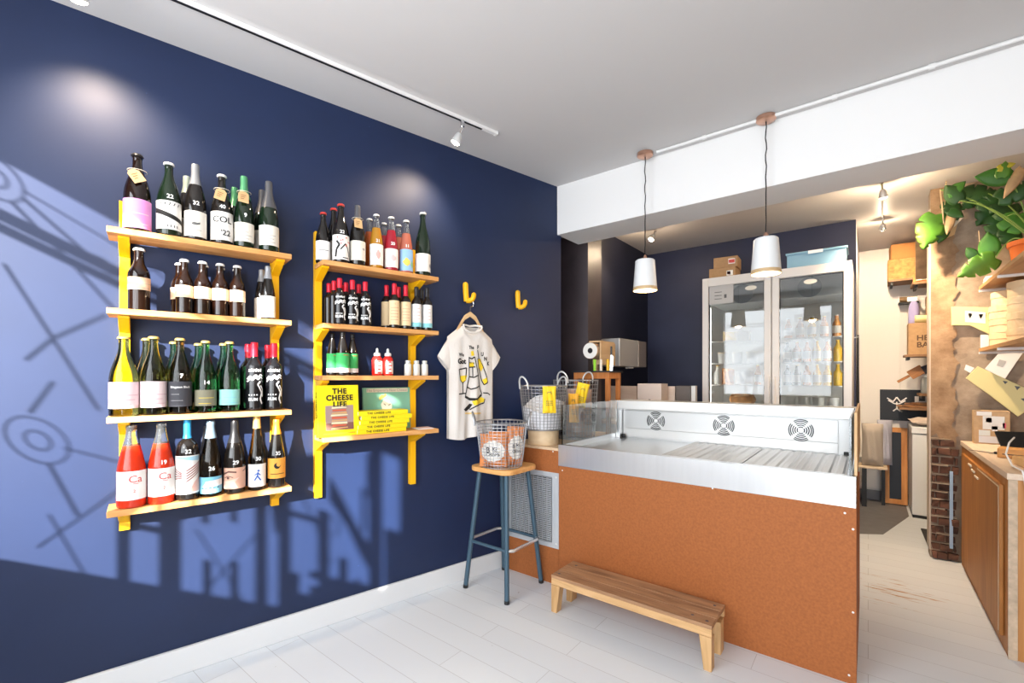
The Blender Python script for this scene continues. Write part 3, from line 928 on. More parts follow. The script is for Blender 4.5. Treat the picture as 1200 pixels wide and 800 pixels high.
def d_redart(lo, fn, w, h):
    mb = MB(); rnd = random.Random(3)
    for i in range(9):
        x, y = rnd.uniform(-0.4, 1)*w, rnd.uniform(0.1, 0.9)*h
        add_poly(mb, disc(x, y, 0.004, 6), fn)
    mb.build('label_print', FRINK, lo)
    mb = MB()
    stroke(mb, [(-w*0.6, -h*0.8), (-w*0.5, -h*0.2), (-w*0.2, h*0.2), (-w*0.5, h*0.5)], 0.010, fn)
    stroke(mb, [(-w*0.1, -h*0.2), (w*0.4, h*0.3), (w*0.7, -h*0.1), (w*0.9, -h*0.7)], 0.006, fn)
    stroke(mb, [(w*0.1, -h*0.85), (w*0.8, -h*0.85)], 0.005, fn)
    mb.build('label_print', INK, lo)
def d_blob(mat, sx=0.5, sy=0.5, dx=0.1, dy=0.0):
    def draw(lo, fn, w, h):
        mb = MB(); add_poly(mb, [(dx*w+sx*w*math.cos(2*PI*i/14)*(1+0.2*math.sin(i*2.1)), dy*h+sy*h*math.sin(2*PI*i/14)*(1+0.2*math.cos(i*1.7))) for i in range(14)], fn)
        mb.build('label_print', mat, lo)
    return draw
def d_picture(lo, fn, w, h):
    d_blob(M('label_yellow', (0.85, 0.60, 0.12), 0.7), 0.45, 0.35, 0.0, -0.2)(lo, fn, w, h)
    d_blob(M('label_green', (0.25, 0.5, 0.25), 0.7), 0.2, 0.3, 0.75, -0.4)(lo, fn, w, h)
def d_tealband(lo, fn, w, h):
    mb = MB(); add_poly(mb, [(-w*1.2, -h), (w*1.2, -h), (w*1.2, -h*0.62), (-w*1.2, -h*0.62)], fn); mb.build('label_print', M('teal_band', (0.25, 0.6, 0.68), 0.7), lo)
    mb = MB()
    for i in range(4): stroke(mb, [(-w*0.5, h*0.6-i*h*0.3), (w*0.5, h*0.6-i*h*0.3)], 0.002, fn)
    mb.build('label_print', M('rust_ink', (0.6, 0.25, 0.18), 0.7), lo)
def d_sand(lo, fn, w, h):
    mb = MB()
    add_txt(mb, '14', 0.012, lambda x, y: fn(x, y+h*0.7))
    for i in range(5): stroke(mb, [(-w*0.6, h*0.4-i*h*0.25), (w*0.6, h*0.4-i*h*0.25)], 0.0025, fn)
    mb.build('label_print', M('rust_ink', (0.6, 0.25, 0.18), 0.7), lo)
def d_greenlabel(lo, fn, w, h):
    mb = MB(); add_poly(mb, [(-w*1.25, -h), (w*1.25, -h), (w*1.25, -h*0.55), (-w*1.25, -h*0.55)], fn); mb.build('label_print', LWHITE, lo)
    mb = MB(); stroke(mb, [(0, h*0.8), (w*0.5, h*0.8)], 0.003, fn); mb.build('label_print', FRINK, lo)

FR, BK = 0.138, 0.046          # front and back row
Z = LZ[0]
g_top = 'bottles on the top shelf of the nearer unit'
bottle(161, 182, FR, Z, 'champ', 0.090, BROWNG, 'dark bottle with hot pink label and paper neck tag, leftmost on its shelf', g_top, (LPINK, 0.03, 0.40, 1.7, d_text([('CIVIL?', 0.012, 0.1, 0.5)] if False else [], CHALK) if False else d_lines(LROSE, 2)), ('crown', FBLACK), None, -30)
bottle(198, 192, FR, Z, 'champ', 0.086, DGREENG, 'dark bottle with diagonal black stripe across its white label and chalk 22', g_top, (LWHITE, 0.08, 0.46, 1.5, d_stripe), ('crown', WCAP), ('22', 0.52))
bottle(229, 194, FR, Z, 'champ', 0.082, BLACKG, 'dark bottle in grey foil with a small animal on its cream label, chalk 32', g_top, (LCREAM, 0.04, 0.37, 1.4, d_animal), ('foil', FGREY, 0.27), ('32', 0.47))
bottle(219, 208, BK, Z, 'champ', 0.080, BLACKG, 'bottle in pale foil half hidden behind the chalk 32 bottle', g_top, (LCREAM, 0.08, 0.36, 1.4, None), ('foil', FPALE, 0.25))
bottle(260, 206, FR, Z, 'champ', 0.086, BLACKG, "dark bottle whose white label reads COL '22, with a kraft tag at its neck", g_top, (LWHITE, 0.05, 0.45, 1.5, d_text([('COL', 0.038, 0.05, 0.42), ("'22", 0.034, 0.30, -0.5)], INK, 0.0006)), ('crown', WCAP), ('40', 0.52), 12)
bottle(286, 208, FR, Z, 'champ', 0.080, DGREENG, 'green foiled sparkling bottle with an orange paper tag in front', g_top, (LCREAM, 0.08, 0.34, 1.4, d_lines(FGINK, 3)), ('foil', FGREEN, 0.32), ('9', 0.44), 4)
bottle(275, 221, BK, Z, 'champ', 0.078, DGREENG, 'green foiled bottle half hidden behind the tagged green foiled one', g_top, (LCREAM, 0.08, 0.34, 1.4, None), ('foil', FGREEN, 0.30))
bottle(315, 214, FR, Z, 'champ', 0.084, DGREENG, 'dark foiled sparkling bottle with plain cream label, rightmost on the nearer top shelf', g_top, (LCREAM, 0.08, 0.36, 1.5, d_lines(FGINK, 3)), ('foil', FDARK, 0.38))
bottle(307, 224, BK+0.006, Z, 'champ', 0.078, DGREENG, 'dark foiled bottle behind the rightmost one on the nearer top shelf', g_top, (LCREAM, 0.08, 0.36, 1.4, None), ('foil', FDARK, 0.36))
Z = LZ[1]
g_beer = 'brown cider bottles with peach labels'
bottle(163, 292, FR-0.02, Z, 'beer', 0.074, BROWNG, 'large brown bottle with peach label, alone at the shelf end by the yellow upright', g_beer, (LPEACH, 0.33, 0.53, 2.2, d_lines(FGINK, 2)), ('crown', WCAP))
names4 = ['leftmost', 'second', 'third', 'rightmost']
for i, px in enumerate((216, 237, 258, 278)):
    bottle(px, 305+i*2.4, 0.128, Z, 'beer', 0.064, BROWNG, 'small brown bottle with peach label, %s of the four in front' % (names4[i] if i in (0, 3) else names4[i]+' from left'), g_beer, (LPEACH, 0.30, 0.52, 2.2, d_lines(FGINK, 2)), ('crown', WCAP))
for i, px in enumerate((210, 239.5, 253.5, 274)):
    bottle(px, 309+i*2.2, 0.050, Z, 'beer', 0.062, BROWNG, 'small brown bottle hidden behind the %s peach labelled bottle of the front row' % names4[i], g_beer, (LPEACH, 0.30, 0.52, 2.2, None), ('crown', WCAP))
bottle(314, 313, 0.130, Z, 'cider', 0.064, BLACKG, 'slim half bottle with tall cream label and grey capsule, by the right upright', 'half bottles of wine', (LCREAM, 0.04, 0.44, 1.5, d_lines(FGINK, 4)), ('foil', FGREY, 0.23))
bottle(306.5, 317, 0.056, Z, 'cider', 0.062, BLACKG, 'slim half bottle behind the cream labelled half bottle by the right upright', 'half bottles of wine', (LCREAM, 0.04, 0.44, 1.5, None), ('foil', FGREY, 0.23))
Z = LZ[2]
g_cid = 'gold capped cider bottles'
bottle(145, 395, FR-0.002, Z, 'champ', 0.094, OLIVEG, 'olive glass bottle with pale pink label, first by the left upright', g_cid, (LROSE, 0.10, 0.43, 1.8, d_lines(PALEINK, 3)), ('crown', GOLD))
bottle(180, 395, FR, Z, 'champ', 0.088, OLIVEG, 'olive glass bottle with pale pink label, next to the charcoal labelled one', g_cid, (LROSE, 0.10, 0.43, 1.8, d_lines(PALEINK, 3)), ('crown', GOLD))
bottle(172, 397, BK, Z, 'champ', 0.082, OLIVEG, 'olive glass bottle standing behind the second pale pink labelled one', g_cid, None, ('crown', GOLD))
bottle(211, 397, FR, Z, 'champ', 0.084, AMBERLIGHT, 'brown bottle with charcoal label and gold cap, marked 7', g_cid, (LCHAR, 0.10, 0.43, 1.8, d_text([('Kingston Black', 0.012, 0.0, 0.55), ('- - - -', 0.012, -0.3, 0.0), ('- - - - - -', 0.012, -0.2, -0.5)], CHALK, 0.0002)), ('crown', GOLD), ('7', 0.50))
bottle(204, 401, BK, Z, 'champ', 0.080, GREENG, 'green bottle behind the charcoal labelled one', g_cid, None, ('crown', GOLD))
bottle(241, 400, FR, Z, 'champ', 0.080, GREENG, 'green bottle with dull olive label, marked 14', g_cid, (LOLIVE, 0.10, 0.32, 1.5, d_lines(YINK, 2)), ('crown', GOLD), ('14', 0.42))
bottle(232.5, 403, BK, Z, 'champ', 0.078, GREENG, 'green bottle behind the olive labelled one marked 14', g_cid, None, ('crown', GOLD))
bottle(269, 401, FR, Z, 'champ', 0.080, GREENG, 'green bottle with teal label and gold cap', g_cid, (LTEAL, 0.10, 0.32, 1.5, d_lines(LSKY, 2)), ('crown', GOLD))
bottle(262, 403, BK, Z, 'champ', 0.078, GREENG, 'green bottle behind the teal labelled one', g_cid, None, ('crown', GOLD))
g_rum = 'red topped black rum bottles'
BLACKRUM = M('black_printed_glass', (0.008, 0.008, 0.010), 0.12, spec=0.6)
def rum(px, top, n, Z, D, label):
    return bottle(px, top, n, Z, 'rum', D, BLACKRUM, label, g_rum, (BLACKRUM, 0.05, 0.66, 1.3, d_rum if 'front' in label or 'beside' in label else None), ('foil', FRED, 0.20))
rum(298, 402, 0.130, Z, 0.072, 'red topped black rum bottle beside the teal labelled green bottle')
rum(321, 403, 0.130, Z, 0.072, 'red topped black rum bottle at the front right end of the nearer unit')
rum(291, 404, 0.050, Z, 0.070, 'red topped rum bottle on the nearer unit, left of the back pair')
rum(314, 405, 0.050, Z, 0.070, 'red topped rum bottle on the nearer unit, right of the back pair')
Z = LZ[3]
g_low = 'bottles on the lowest shelf of the nearer unit'
bottle(154, 498, FR-0.004, Z, 'cider', 0.096, CLEARG, 'red drink in a clear bottle with white Ca label, nearest the left end', g_low, (LWHITE, 0.10, 0.45, 1.35, d_ca), None, None, None, (REDJ, 0.74))
bottle(189, 496, FR-0.002, Z, 'cider', 0.092, CLEARG, 'red drink in a clear bottle with white Ca label and chalk 19', g_low, (LWHITE, 0.10, 0.45, 1.35, d_ca), None, ('19', 0.52), None, (REDJ, 0.72))
bottle(219, 492, FR, Z, 'wide', 0.084, BLACKG, 'broad shouldered bottle with blue capsule and fern patterned label, chalk 32', g_low, (LWHITE, 0.08, 0.56, 1.6, d_fern), ('foil', FBLUE, 0.23), ('32', 0.61))
bottle(247, 494, FR, Z, 'cider', 0.082, AMBERLIGHT, 'dark bottle with slate blue capsule and sky blue label, chalk 26', g_low, (LSKY, 0.05, 0.27, 1.8, d_skyband), ('foil', FSLATE, 0.22), ('26', 0.38))
bottle(243, 500, BK, Z, 'cider', 0.078, BLACKG, 'dark capped bottle hidden behind the sky blue labelled one', g_low, None, ('foil', FDARK, 0.22))
bottle(275, 493, FR, Z, 'champ', 0.084, BLACKG, 'black bottle whose label shows a close-up eye, chalk 29', g_low, (LSKIN, 0.07, 0.36, 1.8, d_eye), ('foil', FBLACK, 0.30), ('29', 0.43))
bottle(301, 486, FR, Z, 'flute', 0.074, AMBERLIGHT, 'tall slim bottle with a blue walking figure on its white label, chalk 30', g_low, (LWHITE, 0.05, 0.35, 1.3, d_walker), ('foil', FGOLD, 0.18), ('30', 0.42))
bottle(324, 492, FR, Z, 'cider', 0.076, BLACKG, 'bottle with orange capsule and a black crescent moon on its orange label', g_low, (LORANGE, 0.14, 0.44, 1.7, d_moon), ('foil', FORANGE, 0.21), ('35', 0.51))

# ---- shelf unit beside the shirt
Z = RZs[0]
g_rt = 'bottles on the top shelf beside the shirt'
REDCAP = M('red_cap', (0.65, 0.06, 0.05), 0.4)
bottle(399.5, 240, FR, Z, 'champ', 0.082, BLACKG, 'red capped black bottle with red and black artwork label, chalk 22', g_rt, (LWHITE, 0.05, 0.46, 1.5, d_redart), ('crown', REDCAP), ('22', 0.51))
bottle(391, 245, BK, Z, 'champ', 0.078, BLACKG, 'red capped black bottle just behind the artwork labelled one', g_rt, (LCREAM, 0.05, 0.42, 1.4, None), ('crown', REDCAP))
bottle(379.5, 250, 0.085, Z, 'champ', 0.074, BLACKG, 'red capped black bottle nearest the yellow upright', g_rt, (LWHITE, 0.05, 0.42, 1.4, d_lines(INK, 1)), ('crown', REDCAP))
bottle(419, 242, FR, Z, 'champ', 0.080, BLACKG, 'dark slim necked bottle with kraft hang tag and plain cream label', g_rt, (LCREAM, 0.08, 0.40, 1.6, d_blob(FGINK, 0.15, 0.12, 0.5, 0.2)), ('foil', FDARK, 0.20), None, 3)
bottle(441, 252, FR, Z, 'cider', 0.072, CLEARG, 'clear bottle of amber cider with white cap, chalk 21', g_rt, (LWHITE, 0.06, 0.44, 1.4, d_blob(M('faint_red_ink', (0.75, 0.42, 0.38), 0.7), 0.3, 0.4)), ('crown', WCAP), ('21', 0.50), None, (AMBERJ, 0.76))
bottle(433, 257, BK, Z, 'cider', 0.070, CLEARG, 'clear bottle of orange drink behind the amber cider', g_rt, None, ('crown', WCAP), None, None, (ORANGEJ, 0.72))
bottle(458.5, 255, FR, Z, 'cider', 0.074, CLEARG, 'clear bottle of crimson drink with white label, chalk 20', g_rt, (LWHITE, 0.06, 0.40, 1.4, d_blob(M('faint_rose_ink', (0.72, 0.55, 0.55), 0.7), 0.4, 0.3)), ('crown', WCAP), ('20', 0.49), None, (CRIMJ, 0.78))
bottle(467, 264, BK, Z, 'cider', 0.070, CLEARG, 'clear bottle of pink drink between and behind the crimson and rose ones', g_rt, None, ('crown', WCAP), None, None, (ROSEJ, 0.72))
bottle(476, 259, FR, Z, 'cider', 0.074, CLEARG, 'clear bottle of rose drink with blue picture label', g_rt, (LBLUE, 0.04, 0.44, 1.5, d_picture), ('crown', WCAP), ('11', 0.50), None, (ROSEJ, 0.74))
bottle(450, 262, BK, Z, 'cider', 0.068, CLEARG, 'clear bottle of red drink mostly hidden behind the crimson one', g_rt, None, ('crown', WCAP), None, None, (CRIMJ, 0.72))
bottle(495.5, 250, FR, Z, 'champ', 0.088, DGREENG, 'large dark green bottle with white label, last at the right end', g_rt, (LWHITE, 0.06, 0.34, 1.7, d_blob(FGINK, 0.15, 0.25, 0.7, -0.3)), ('crown', WCAP))
Z = RZs[1]
for k, (px, tp, nn, lab_) in enumerate(((398, 327, 0.150, 'nearest the left upright'), (413, 329, 0.150, 'in the middle of the front row'), (428, 331, 0.150, 'right of the front row'))):
    rum(px, tp, nn, Z, 0.060, 'small red topped rum bottle in front, %s' % lab_)
for px, tp, nn, lab_ in ((391.5, 330, 0.091, 'second rank, leftmost'), (405.5, 332, 0.091, 'second rank, middle'), (420.5, 334, 0.091, 'second rank, rightmost'), (385.5, 333, 0.032, 'third rank, left'), (400.5, 335, 0.032, 'third rank, right')):
    rum(px, tp, nn, Z, 0.056, 'small red topped rum bottle hidden in the %s of its group' % lab_)
g_sand = 'red topped bottles with sand coloured labels'
for px, tp, nn, lab_, dr_ in ((462, 333, 0.14, 'front left of its four', d_sand), (475.5, 335, 0.14, 'front right of its four', d_sand), (453, 335, 0.07, 'back left of its four', None), (467, 337, 0.07, 'back right of its four', None)):
    bottle(px, tp, nn, Z, 'rum', 0.058, BLACKG, 'red topped bottle with sand coloured label, %s' % lab_, g_sand, (LSAND, 0.08, 0.62, 1.5, dr_), ('foil', FRED, 0.24))
g_teal = 'black topped bottles with white and teal labels'
for px, tp, nn, lab_, dr_ in ((488, 337, 0.14, 'left one in front', d_tealband), (500.5, 338, 0.14, 'right one at the shelf end', d_tealband), (494, 340, 0.07, 'one behind the other two', None)):
    bottle(px, tp, nn, Z, 'rum', 0.058, BLACKG, 'black topped bottle with white and teal label, %s' % lab_, g_teal, (LWHITE, 0.07, 0.60, 1.5, dr_), ('foil', FBLACK, 0.2))
Z = RZs[2]
g_gr = 'dark bottles with green labels'
for px, tp, nn, lab_, D_ in ((401.5, 390, 0.14, 'in front', 0.066), (413, 392, 0.095, 'at the right', 0.058), (389.5, 391, 0.085, 'at the left', 0.056)):
    bottle(px, tp, nn, Z, 'cider', D_, BLACKG, 'dark bottle with bright green label, %s of its three' % lab_, g_gr, (LGREEN, 0.07, 0.60 if False else 0.52, 2.2, d_greenlabel), ('foil', FBLACK, 0.08))
for px, lab_ in ((442, 'left'), (454.5, 'right')):       # squeezy sauce bottles
    n = 0.13; H = 0.150
    t = thing('sauce_bottle', 'red plastic hot sauce bottle with pointed nozzle, %s of the two' % lab_, 'bottle', wl(wall_u(px, n), n, Z+0.0006), WROT+0.1, 'hot sauce bottles')
    R = 0.029
    MB().lathe([(R*0.9, 0), (R, 0.004), (R, 0.082), (R*0.92, 0.095), (R*0.6, 0.106), (R*0.55, 0.108)], 22).build('bottle_body', M('red_sauce_plastic', (0.72, 0.025, 0.02), 0.2), t, True)
    MB().lathe([(R*0.60, 0.108), (R*0.66, 0.112), (R*0.62, 0.124), (R*0.30, 0.128), (R*0.24, 0.146), (R*0.10, 0.152)], 18).build('nozzle', M('pale_nozzle', (0.78, 0.80, 0.78), 0.4), t, True)
    lo = MB().arc_patch(R+0.0006, -0.9, 0.9, 0.010, 0.080, 14).build('label', M('label_print_white', (0.80, 0.66, 0.62), 0.6), t, True)
    mb = MB()
    for k in range(4): stroke(mb, [(-0.012, 0.03-k*0.02), (0.004+0.005*(k % 2), 0.03-k*0.02)], 0.008, lambda x, y: (math.sin(x/R)*(R+0.0012), -math.cos(x/R)*(R+0.0012), 0.045+y))
    mb.build('label_print', FRINK, lo)
for px, lab_ in ((478, 'left'), (488, 'middle'), (497.5, 'right')):     # little jars
    n = 0.13
    t = thing('small_jar', 'little glass jar of white salt, %s of the three' % lab_, 'jar', wl(wall_u(px, n), n, Z+0.0006), WROT, 'little glass jars')
    R = 0.0205
    MB().lathe([(R*0.9, 0), (R, 0.003), (R, 0.062), (R*0.85, 0.068), (R*0.62, 0.071), (R*0.62, 0.074)], 20).build('jar_body', M('salt_in_glass', (0.72, 0.74, 0.70), 0.15), t, True)
    MB().lathe([(R*0.72, 0.074), (R*0.75, 0.0745), (R*0.75, 0.086), (R*0.68, 0.088)], 18).build('lid', M('jar_lid', (0.66, 0.68, 0.66), 0.3, 0.3), t, True)
# ---- books on the lowest tier
Z = RZs[3]
BOOKY = M('yellow_book_cover', (0.92, 0.72, 0.01), 0.5)
PAGES = M('book_pages', (0.80, 0.77, 0.68), 0.9)
def book(name, label, loc, rot, w, h, d, cover, group=None):
    """stands upright: width w (x), height h (z), depth d (y); front cover faces -Y, spine at x=0"""
    t = thing(name, label, 'book', loc, 0, group, rot)
    c = MB(); c.box(0, w, 0, 0.003, 0, h); c.box(0, w, d-0.003, d, 0, h); c.box(0, 0.004, 0.003, d-0.003, 0, h)
    co = c.build('cover', cover, t, bevel=0.0008)
    MB().box(0.0045, w-0.004, 0.0032, d-0.0032, 0.003, h-0.003).build('pages', PAGES, t)
    return t, co
u0 = wall_u(372, 0.155)
bw, bh, bd = 0.215, 0.268, 0.032
z_top = wall_z(380, 451, 0.15)
bh = z_top - Z - 0.002
bw = wall_u(418, 0.12)-wall_u(372, 0.16)
t, co = book('cheese_book', 'large yellow book reading THE CHEESE LIFE standing with its cover facing out', wl(u0, 0.168, Z+0.001), (math.radians(-4), 0, WROT+0.05), bw, bh, bd, BOOKY)
mb = MB(); k = bh/0.27
for s, dy in (('THE', 0.885), ('CHEESE', 0.755), ('LIFE', 0.625)):
    add_txt(mb, s, 0.0385*k, lambda x, y, dy=dy: (bw*0.53+x, -0.0008, dy*bh-0.002+y), bold=0.0018, spacing=1.12)
mb.build('title', INK, co)
mb = MB(); add_poly(mb, [(bw*0.18, bh*0.12), (bw*0.86, bh*0.12), (bw*0.86, bh*0.60), (bw*0.18, bh*0.60)], lambda x, y: (x, -0.0005, y)); mb.build('cover_picture', M('picture_mauve', (0.38, 0.26, 0.24), 0.6), co)
mb = MB(); add_poly(mb, [(bw*0.18, bh*0.12), (bw*0.86, bh*0.12), (bw*0.86, bh*0.26), (bw*0.18, bh*0.26)], lambda x, y: (x, -0.0007, y)); mb.build('cover_picture', M('picture_plum', (0.22, 0.10, 0.08), 0.6), co)
rr = random.Random(2)
for i in range(9):
    mb = MB(); y0 = bh*(0.14+0.05*i); w0 = bw*rr.uniform(0.17, 0.21)
    pts = [(bw*0.51-w0, y0), (bw*0.51+w0, y0+rr.uniform(-.004, .004)), (bw*0.51+w0*0.97, y0+bh*0.036), (bw*0.51-w0*0.95, y0+bh*0.036+rr.uniform(-.004, .004))]
    add_poly(mb, pts, lambda x, y: (x, -0.0010-0.0001*i, y))
    mb.build('cover_picture', [M('toast', (0.62, 0.36, 0.16), 0.6), M('toast_red', (0.60, 0.12, 0.06), 0.6), M('toast_cream', (0.80, 0.68, 0.45), 0.6)][i % 3], co)
mb = MB(); stroke(mb, [(bw*0.12, bh*0.055), (bw*0.9, bh*0.055)], 0.005, lambda x, y: (x, -0.0006, y)); mb.build('cover_line', M('ochre_ink', (0.55, 0.38, 0.02), 0.7), co)
mb = MB(); add_txt(mb, 'THE CHEESE LIFE', 0.018, lambda x, y: (-0.0006, bd/2+y*-1, bh*0.62-x), bold=0.0007); mb.build('spine_title', INK, co)
# stack of five lying books, spines out
us = wall_u(418.5, 0.165); ue = wall_u(480, 0.165)
L5 = ue-us
offs = [(0.0, 0.0), (0.004, 0.002), (0.014, 0.004), (0.022, 0.0), (0.006, -0.002)]
texts = ['bottom of the stack', 'second from the bottom of the stack', 'middle of the stack', 'second from the top of the stack', 'top of the stack']
bth = (wall_z(440, 481, 0.16)-Z-0.004)/5
for i in range(5):
    t = thing('cheese_book', 'yellow book lying spine out, %s reading THE CHEESE LIFE' % texts[i], 'book', wl(us+offs[i][0], 0.172+offs[i][1], Z+0.001+i*(bth+0.0006)), WROT+0.02-0.01*i, 'stack of yellow books')
    w = L5*(0.93 if i != 3 else 0.96)
    c = MB(); c.box(0, w, 0, 0.105, 0, 0.0025); c.box(0, w, 0, 0.105, bth-0.0025, bth); c.box(0, w, 0, 0.0035, 0.0025, bth-0.0025)
    co = c.build('cover', BOOKY, t, bevel=0.0006)
    MB().box(0.003, w-0.003, 0.004, 0.102, 0.0027, bth-0.0027).build('pages', PAGES, t)
    mb = MB(); add_txt(mb, 'THE CHEESE LIFE', bth*0.62, lambda x, y: (w*0.40+x, -0.0007, bth/2+y), bold=0.0006, spacing=1.2)
    mb.build('spine_title', INK, co)
# green picture book behind the stack
ug = wall_u(431, 0.10); uge = wall_u(483, 0.06)
gh = wall_z(455, 453.5, 0.045)-Z-0.003
GREENB = M('sage_book_cover', (0.23, 0.52, 0.38), 0.4)
t, co = book('picture_book', 'sage green picture book with a cartoon cover leaning on the wall behind the stack', wl(ug, 0.040, Z+0.001), (math.radians(-3), 0, WROT), uge-ug, gh, 0.016, GREENB)
gw = uge-ug
mb = MB(); add_poly(mb, [(gw*0.07, gh*0.89), (gw*0.95, gh*0.89), (gw*0.95, gh*0.98), (gw*0.07, gh*0.98)], lambda x, y: (x, -0.0006, y)); mb.build('title_band', CREAM, co)
mb = MB(); add_txt(mb, "The Emperor's New Cheese", gh*0.088, lambda x, y: (gw*0.5+x, -0.0012, gh*0.935+y)); mb.build('title', FGINK, co)
mb = MB(); add_poly(mb, [(gw*0.40, gh*0.42), (gw*0.58, gh*0.42), (gw*0.60, gh*0.58), (gw*0.52, gh*0.70), (gw*0.42, gh*0.72), (gw*0.36, gh*0.6)], lambda x, y: (x, -0.0006, y)); mb.build('cover_figure', CREAM, co)
mb = MB(); add_poly(mb, [(gw*0.34, gh*0.70), (gw*0.48, gh*0.80), (gw*0.47, gh*0.86), (gw*0.42, gh*0.82), (gw*0.38, gh*0.83), (gw*0.32, gh*0.76)], lambda x, y: (x, -0.0009, y)); mb.build('cover_figure', M('crown_gold', (0.85, 0.5, 0.1), 0.6), co)
mb = MB(); stroke(mb, [(gw*0.42, gh*0.62), (gw*0.46, gh*0.58)], 0.004, lambda x, y: (x, -0.0012, y)); stroke(mb, [(gw*0.52, gh*0.57), (gw*0.57, gh*0.61)], 0.003, lambda x, y: (x, -0.0012, y)); mb.build('cover_line', INK, co)
t = thing('paper_leaflets', 'few loose paper leaflets lying at the shelf end beside the stacked books', 'leaflets', wl(1.225, 0.10, Z+0.001), WROT)
MB().prism([(0, -0.07, 0), (0.10, -0.075, 0), (0.095, 0.03, 0), (0.01, 0.03, 0)], (0, 0, 0.003)).build('leaflet', PAPERW, t)
MB().prism([(0.02, -0.05, 0.0032), (0.10, -0.06, 0.0032), (0.11, 0.02, 0.0032), (0.03, 0.025, 0.0032)], (0, 0, 0.002)).build('leaflet', M('blush_paper', (0.75, 0.50, 0.45), 0.8), t)

# ================================================================== HOOKS, HANGER, SHIRT
def hook(u, z, label):
    t = thing('wall_hook', label, 'hook', wl(u, 0, z), WROT, 'yellow wall hooks')
    mb = MB(); mb.tube([(-0.006, -0.018, 0.075), (-0.004, -0.018, 0.02), (0.002, -0.018, -0.035)], 0.0185, 14)
    mb.lathe([(0.0185, 0), (0.0165, 0.008), (0.011, 0.014), (0.003, 0.0175)], 14, (-0.006, -0.018, 0.075))
    mb.build('stem', YELLOW, t, True)
    MB().tube([(0.004, -0.020, -0.030), (0.014, -0.038, -0.032), (0.026, -0.050, -0.024), (0.033, -0.055, -0.008), (0.035, -0.056, 0.008)], 0.0165, 12).build('prong', YELLOW, t, True)
    MB().lathe([(0.0165, 0.0), (0.0145, 0.007), (0.009, 0.012), (0.002, 0.0155)], 12, (0.035, -0.056, 0.008)).build('tip', YELLOW, t, True)
hook(1.655, 1.885, 'yellow cactus-shaped wall hook holding the shirt hanger')
hook(2.105, 1.885, 'empty yellow cactus-shaped wall hook right of the shirt')
HU = 1.665
t = thing('clothes_hanger', 'plain pale wooden clothes hanger hung on the left yellow hook', 'hanger', wl(HU, 0.050, 1.765), WROT)
hw = MB()
pl = [(-0.130, 0, -0.168), (-0.090, 0, -0.100), (-0.045, 0, -0.030), (0, 0, -0.002), (0.045, 0, -0.030), (0.090, 0, -0.100), (0.130, 0, -0.168)]
hw.prism([(x, -0.006, z+0.016) for x, y, z in pl]+[(x, -0.006, z-0.016) for x, y, z in reversed(pl)], (0, 0.012, 0))
hw.build('shoulder_bar', wood('hanger_wood', (0.62, 0.40, 0.20), (0.74, 0.52, 0.29), 'X', 8), t, bevel=0.003)
MB().tube([(0, 0, 0.01), (0, 0, 0.045)]+[(0.006+0.020*math.sin(a), 0.0, 0.070-0.024*math.cos(a)) for a in [i*PI*1.25/10 for i in range(11)]], 0.0022, 6).build('hook_wire', CHROME, t, True)

